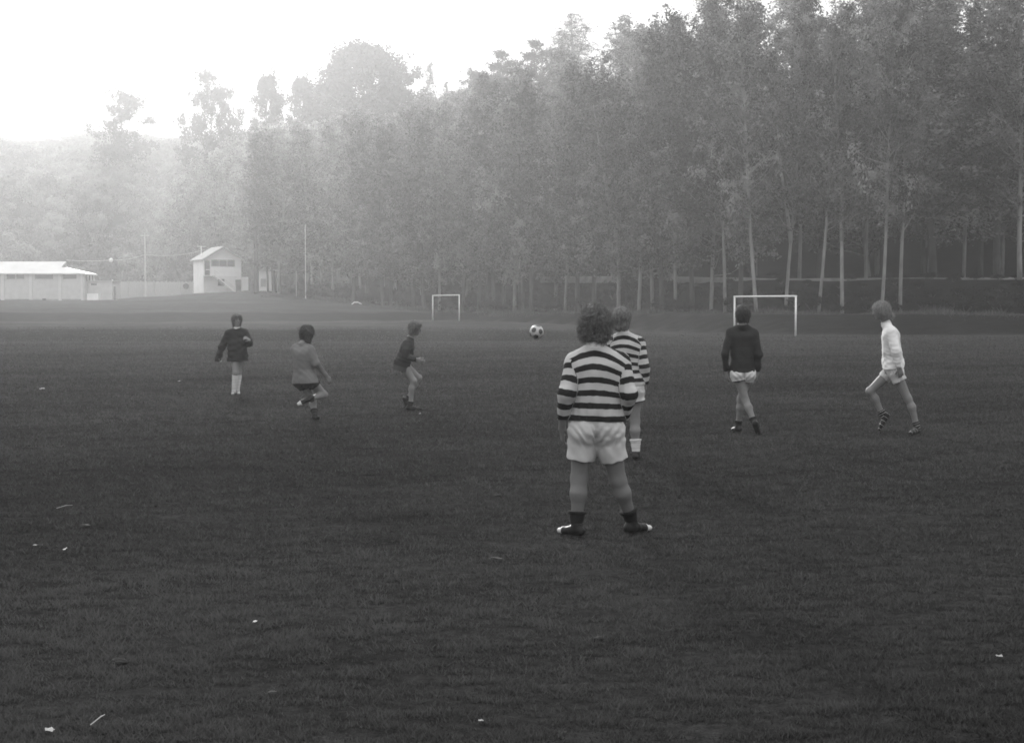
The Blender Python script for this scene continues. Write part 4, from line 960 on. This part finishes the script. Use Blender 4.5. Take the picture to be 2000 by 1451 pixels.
PEOPLE = [
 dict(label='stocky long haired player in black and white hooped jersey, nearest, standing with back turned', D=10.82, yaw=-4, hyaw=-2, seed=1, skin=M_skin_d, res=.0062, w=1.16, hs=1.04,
  J=dict(head=(1163, 632, 0), nb=(1162, 680, -.02), sL=(1123, 707, 0), sR=(1211, 709, 0), hL=(1142, 832, 0), hR=(1184, 832, 0), eL=(1106, 770, -.12), eR=(1230, 772, -.1), wL=(1097, 838, 0), wR=(1217, 824, .1), fL=(1100, 870, .05), fR=(1200, 850, .2),
   kL=(1131, 936, .03), kR=(1207, 938, .05), aL=(1127, None, 0, .095), aR=(1236, None, .15, .095), tL=(1088, None, .17, 0), tR=(1277, None, .3, 0)),
  hair=dict(mat=hair_br, vol=.025, len=.095, curly=1, curl=.013, n=6500, L=.05, wide=.02), top=dict(mat=M_hoop, g=.022, hem=-.045, sleeve=.011, fold=.006, collar=M_col, v0=.03, cw=.5, flare=.0), shorts=dict(mat=M_short_g, t=.62, g=.02, flare=.0, fold=.007),
  socks=dict(mat=M_sock_w, h=.3), boots=dict(mat=M_boot_w)),
 dict(label='second player in hooped jersey, half hidden behind the nearest one, facing away', D=16.3, yaw=12, hyaw=20, seed=2, w=1.04,
  J=dict(head=(1214, 624, 0), nb=(1218, 652, -.02), sL=(1200, 668, .03), sR=(1247, 671, -.03), hL=(1215, 756, .02), hR=(1238, 756, -.02), eL=(1192, 716, .0), eR=(1258, 718, -.08), wL=(1192, 756, .15), wR=(1259, 759, .0), fL=(1192, 775, .25), fR=(1256, 778, .06),
   kL=(1212, 818, .1), kR=(1240, 822, .03), aL=(1208, None, .25, .095), aR=(1243, None, 0, .095), tL=(1204, None, .45, 0), tR=(1247, None, .2, 0)),
  hair=dict(mat=hair_br, vol=.028, len=.085, curly=1, curl=.008, n=3000, L=.04), top=dict(mat=M_hoop, g=.02, hem=-.02, sleeve=.02, collar=M_col, v0=.03), shorts=dict(mat=M_short_trim, t=.42, g=.02),
  socks=dict(mat=M_sock_white, h=.42), boots=dict(mat=M_boot_d)),
 dict(label='player in dark jersey and white shorts with dark trim, walking away towards the right goal', D=19.76, yaw=2, hyaw=-8, seed=3, w=.95,
  J=dict(head=(1450, 614, 0), nb=(1450, 636, -.02), sL=(1427, 650, 0), sR=(1472, 651, 0), hL=(1441, 727, 0), hR=(1461, 727, 0), eL=(1416, 690, -.06), eR=(1482, 692, -.06), wL=(1418, 725, .02), wR=(1479, 730, .02), fL=(1421, 745, .05), fR=(1476, 752, .05),
   kL=(1456, 783, -.0), kR=(1447, 780, .14), aL=(1474, 826, -.16), aR=(1443, None, .2, .095), tL=(1480, 846, -.02), tR=(1432, None, .38, 0)), liftL=1,
  hair=dict(mat=hair_dk, vol=.018, len=.075, curl=.005, n=2200, L=.035), top=dict(mat=M_dkj, g=.014, hem=.0, sleeve=.012, fold=.005), shorts=dict(mat=M_short_trim, t=.3, g=.016, fold=.004),
  socks=dict(mat=M_sock_dk, h=.22), boots=dict(mat=M_boot_d)),
 dict(label='fair haired player in white jersey and white shorts, striding and looking left', D=19.8, yaw=-72, hyaw=-80, hpitch=-8, seed=4, w=.98,
  J=dict(head=(1720, 607, 0), nb=(1731, 633, 0), sL=(1741, 649, -.17), sR=(1737, 649, .15), hL=(1746, 722, -.09), hR=(1744, 722, .09), eL=(1751, 688, -.27), eR=(1742, 690, .22), wL=(1756, 718, -.27), wR=(1744, 715, .2), fL=(1762, 740, -.24), fR=(1746, 735, .2),
   kL=(1773, 778, -.08), kR=(1699, 764, .14), aL=(1794, None, -.1, .095), aR=(1725, 811, .12), tL=(1782, None, -.22, 0), tR=(1704, 843, .12)), liftR=1,
  hair=dict(mat=hair_fair, vol=.012, len=.06, curl=.008, n=5500, L=.07, blow=(.15, -.02, -.06)), top=dict(mat=M_wj, g=.024, hem=-.02, sleeve=.022, fold=.009, collar=M_col), shorts=dict(mat=M_short_w, t=.4, g=.014, flare=.004),
  socks=dict(mat=M_sock_h, h=.2), boots=dict(mat=M_boot_s)),
 dict(label='player in dark jacket and white socks, farthest left, facing the camera', D=28.8, yaw=175, hyaw=158, seed=5, w=.98, hs=.97, hsc=1.0,
  J=dict(head=(463, 625, 0), nb=(463, 643, .02), sR=(447, 651, 0), sL=(478, 650, 0), hR=(457, 692, 0), hL=(471, 692, 0), eR=(435, 673, .0), eL=(487, 671, .05), wR=(428, 694, -.04), wL=(487, 664, -.17), fR=(427, 710, -.05), fL=(481, 660, -.24),
   kR=(460, 728, -.1), kL=(467, 727, .02), aR=(456, None, -.06, .095), aL=(463, None, .02, .095), tR=(453, None, -.28, 0), tL=(466, None, -.2, 0)), curl=1.0,
  hair=dict(mat=hair_mid, vol=.024, len=.095, curl=.007, n=1600, L=.05, fringe=1), top=dict(mat=M_jac, name='jacket', g=.03, hem=.14, sleeve=.028, fold=.012, flare=.01, cw=1.3, cuffR=1.0, extR=.62, collar=M_col), shorts=dict(mat=M_short_b, t=.3),
  socks=dict(mat=M_sock_white, h=.85), boots=dict(mat=M_boot_l)),
 dict(label='crouching player in loose grey jersey and black shorts, running with one foot raised behind', D=22.1, yaw=28, hyaw=48, seed=6, w=1.02,
  J=dict(head=(601, 652, .05), nb=(592, 671, 0), sL=(578, 682, .08), sR=(606, 685, -.08), hL=(588, 743, .05), hR=(603, 741, -.05), eL=(586, 712, .26), eR=(617, 711, -.1), wL=(594, 722, .4), wR=(638, 735, .0), fL=(598, 728, .5), fR=(647, 750, .06),
   kL=(611, 781, .2), kR=(633, 771, .18), aL=(614, None, -.03, .1), aR=(606, 779, -.1), tL=(621, None, .14, 0), tR=(591, 786, -.1)), liftR=1, solev=None,
  hair=dict(mat=hair_dk, vol=.028, len=.115, curl=.008, n=3000, L=.05, wide=.012), top=dict(mat=M_tan, g=.024, hem=.05, sleeve=.018, fold=.008, flare=.01, cuffR=1.0, cuffL=1.0), shorts=dict(mat=M_short_b, t=.34, g=.014),
  socks=dict(mat=M_sock_dk, h=.28, hR=.1), boots=dict(mat=M_boot_w)),
 dict(label='slim player in charcoal jersey seen in profile, knees bent, facing right', D=24.2, yaw=88, hyaw=88, hpitch=-12, seed=7, w=.95,
  J=dict(head=(811, 641, 0), nb=(801, 661, 0), sR=(796, 672, -.16), sL=(799, 671, .16), hR=(785, 710, -.08), hL=(786, 710, .08), eR=(791, 695, -.23), eL=(799, 696, .22), wR=(812, 702, -.14), wL=(817, 702, .14), fR=(823, 707, -.1), fL=(826, 706, .12),
   kR=(808, 744, -.08), kL=(818, 738, .1), aR=(801, None, -.08, .1), aL=(796, 781, .12), tR=(822, None, -.08, 0), tL=(804, 799, .12)), liftL=1, curl=1.1,
  hair=dict(mat=hair_mid, vol=.018, len=.09, curl=.005, n=2000, L=.04, fringe=1), top=dict(mat=M_gj, g=.026, hem=.125, sleeve=.016, fold=.008), shorts=dict(mat=M_short_trim, t=.34, g=.006),
  socks=dict(mat=M_sock_dk, h=.16), boots=dict(mat=M_boot_d)),
]
import os
for sp in PEOPLE: person(sp)
# ------------------------------------------------------------------ ball
bc = at(1048, 648.5, 22.6); R_ = .112
phi = (1 + 5 ** .5) / 2
ico = [nrm(v) for v in [(0, 1, phi), (0, -1, phi), (0, 1, -phi), (0, -1, -phi), (1, phi, 0), (-1, phi, 0), (1, -phi, 0), (-1, -phi, 0), (phi, 0, 1), (-phi, 0, 1), (phi, 0, -1), (-phi, 0, -1)]]
n1, n2 = 96, 48; V = []; F = []
for j in range(n2 + 1):
    for i in range(n1):
        th = math.pi * j / n2; ph = 2 * math.pi * i / n1; V.append((math.sin(th) * math.cos(ph), math.sin(th) * math.sin(ph), math.cos(th)))
V = np.array(V); i_ = np.arange(n2)[:, None] * n1 + np.arange(n1)[None]; k_ = np.arange(n2)[:, None] * n1 + (np.arange(n1)[None] + 1) % n1
F = np.stack([i_, i_ + n1, k_ + n1, k_], -1).reshape(-1, 4)
rotm = np.array([[.8, -.36, .48], [.6, .48, -.64], [0, .8, .6]]); V2 = V @ rotm
dots = np.stack([V2 @ q for q in ico], -1); m = dots.max(1); blk = (m > math.cos(rad(21.5))).astype(float)
two = np.sort(dots, 1)
seam = np.clip((two[:, -1] - two[:, -2]) * 40, 0, 1)
mb_, t, o = new_mat('football_leather'); a = N(t, 'ShaderNodeAttribute', attribute_name='v'); c = ramp(t, a.outputs['Fac'], [(.35, .42), (.65, .045)])
b = N(t, 'ShaderNodeBsdfPrincipled'); b.inputs['Roughness'].default_value = .45; t.links.new(c, b.inputs['Base Color']); t.links.new(b.outputs[0], o.inputs[0])
tag(link('football', mesh_np('football', V * (R_ - .0015 * (1 - seam))[:, None], F, mb_, {'v': blk}), loc=tuple(bc)), 'white football with dark patches in mid air beside the nearest player', 'ball')
# ------------------------------------------------------------------ litter
def scrap(px, py, w_, h_, mat, name, lab, cat, seed):
    g = ground_at(px, py); r = np.random.default_rng(seed); n = 5
    w_ *= .72; h_ *= .72; V = [(x / 4 * w_ - w_ / 2 + r.normal(0, .06 * w_), y / 4 * h_ - h_ / 2 + r.normal(0, .06 * h_), .012 + abs(r.normal(0, .25)) * min(w_, h_)) for y in range(n) for x in range(n)]
    i = np.arange(4)[:, None] * n + np.arange(4)[None]; F = np.stack([i, i + 1, i + n + 1, i + n], -1).reshape(-1, 4)
    tag(link(name, mesh_np(name, V, F, mat), loc=(g[0], g[1], .02)), lab, cat)
M_paper = basic('paper', .3, .45, scale=30); M_soil = basic('soil', .02, .035, scale=20); M_leafd = basic('dry_leaf', .3, .4, scale=20)
for a_ in [(498, 1225, .03, .07, M_paper, 'paper_scrap', 'small white paper square in the foreground grass, lower left', 'paper'), (127, 1081, .025, .09, M_paper, 'paper_scrap', 'upright oval white scrap in the grass at the left, right of a thin one', 'paper'),
           (75, 1073, .09, .03, M_paper, 'paper_scrap', 'thin flat white scrap in the grass near the left edge', 'paper'), (97, 1442, .05, .04, M_paper, 'paper_scrap', 'crumpled white scrap at the bottom left corner', 'paper'),
           (940, 1423, .03, .03, M_paper, 'paper_scrap', 'tiny white scrap at the bottom edge, left of centre', 'paper'), (1951, 1294, .045, .03, M_leafd, 'dry_leaf', 'pale dry leaf in the grass at the right edge', 'leaf'),
           (82, 764, .16, .12, M_paper, 'paper_scrap', 'crumpled white paper on the distant turf far left', 'paper'), (820, 812, .05, .09, M_paper, 'paper_scrap', 'small white scrap in the grass by the boots of the player in profile', 'paper'),
           (350, 747, .05, .35, M_leafd, 'dry_leaf', 'long pale straw on the turf left of the jacketed player', 'leaf')]:
    scrap(*a_, seed=int(a_[0]))
def clod(px, py, r0, lab):
    g = ground_at(px, py); r = np.random.default_rng(int(px)); f = folds(int(px), .2, (3, 3, 3)); u = V[::1] * np.array([1.5, .9, .7])
    d = 1 + f(V[:, 0] * 1.0, V[:, 1], V[:, 2])
    tag(link('dirt_clod', mesh_np('dirt_clod', u * d[:, None] * r0, F, M_soil), loc=(g[0], g[1], r0 * .4)), lab, 'clod')
i__ = None
clod(166, 1031, .03, 'dark dirt clod in the grass at the left'); clod(970, 1098, .034, 'dark dirt clod in the grass left of the nearest player'); clod(972, 970, .025, 'small dark clod in the grass beyond the larger middle one')
clod(231, 1297, .027, 'dark dirt clod in the lower left foreground'); clod(532, 1358, .02, 'small dark clod in the foreground below the paper square'); clod(1170, 1250, .02, 'small dark clod in the foreground below the nearest player')
def twig(px, py, L, a, lab):
    g = ground_at(px, py); d = np.array([math.cos(a), math.sin(a), 0]) * L / 2; p = np.array([g[0], g[1], .03])
    tag(MB().tube([p - d, p + np.array([.01, .01, .015]), p + d + np.array([0, 0, .01])], [.0025, .003, .0015], n=5).build('twig', M_leafd), lab, 'twig')
twig(126, 997, .16, .9, 'thin pale twig lying in the grass at the left'); twig(191, 1421, .12, 1.35, 'thin pale twig in the bottom left foreground grass')
# ------------------------------------------------------------------ grass blades
rng = np.random.default_rng(77); NB = 1150000
u = rng.random(NB); Yb = 5.2 * (100 / 5.2) ** (u ** 1.2); Xb = rng.uniform(-1, 1, NB) * (Yb * .385 + 1.9)
def vn(x, y, s, seed):
    r = np.random.default_rng(seed); o = 0
    for i in range(5):
        a = r.uniform(0, 6.28); k = s * r.uniform(.6, 1.7); o = o + np.sin((x * math.cos(a) + y * math.sin(a)) * k + r.uniform(0, 6.28) + 1.5 * np.sin(y * k * .6 + i))
    return o / 5
thick = vn(Xb * .6, Yb * 1.2, 14, 1) + .9 * vn(Xb * .7, Yb * 1.2, 33, 2) + .35 * vn(Xb * .5, Yb, 3, 3)
keep = rng.random(NB) < np.clip(.78 + 1.0 * thick, .3, 1) * np.clip((104 - Yb) / 60, 0, 1)
keep &= Yb < Ef(Xb) - .5; Xb, Yb, thick = Xb[keep], Yb[keep], thick[keep]; nb = len(Xb)
hb_ = (.012 + .011 * rng.random(nb)) * (1 + .9 * np.clip(thick, -1, 1)) * (1 + np.minimum(Yb, 40) * .02); wd = (.0014 + .00036 * Yb) * rng.uniform(.7, 1.3, nb)
a = rng.uniform(0, 6.283, nb); le = rng.normal(0, .75, (nb, 2)) * hb_[:, None]
ca, sa = np.cos(a) * wd, np.sin(a) * wd
Zb = terr(Xb, Yb)
Vg = np.stack([np.stack([Xb - ca, Yb - sa, Zb - .002], -1), np.stack([Xb + ca, Yb + sa, Zb - .002], -1), np.stack([Xb + le[:, 0], Yb + le[:, 1], Zb + hb_], -1)], 1).reshape(-1, 3)
tn = np.clip(rng.normal(.42, .22, nb) + .3 * thick + .3 * vn(Xb, Yb, .5, 8) + .2 * vn(Xb, Yb, 1.4, 9), 0, 1)
tag(link('grass', mesh_np('grass', Vg, np.arange(nb * 3).reshape(-1, 3), foliage('grass_blades', GRASS * .6, GRASS * 2.2, .3), {'tone': np.repeat(tn, 3)}, smooth=False)), 'short mown grass blades of the playing field', 'grass', kind='stuff')
# ------------------------------------------------------------------ haze
HZ = MB().box(-640, 440, -70, 1010, -3, 112).mesh('haze')
hm = bpy.data.materials.new('haze'); hm.use_nodes = True; t = hm.node_tree; t.nodes.clear(); o = t.nodes.new('ShaderNodeOutputMaterial')
pv = t.nodes.new('ShaderNodeVolumePrincipled'); pv.inputs['Color'].default_value = (.93, .93, .93, 1); pv.inputs['Density'].default_value = HAZE; pv.inputs['Anisotropy'].default_value = HAZE_G
t.links.new(pv.outputs[0], o.inputs['Volume']); HZ.materials.append(hm)
tag(link('haze', HZ), kind='stuff', label='thin bright haze hanging over the field and hillside', cat='haze')
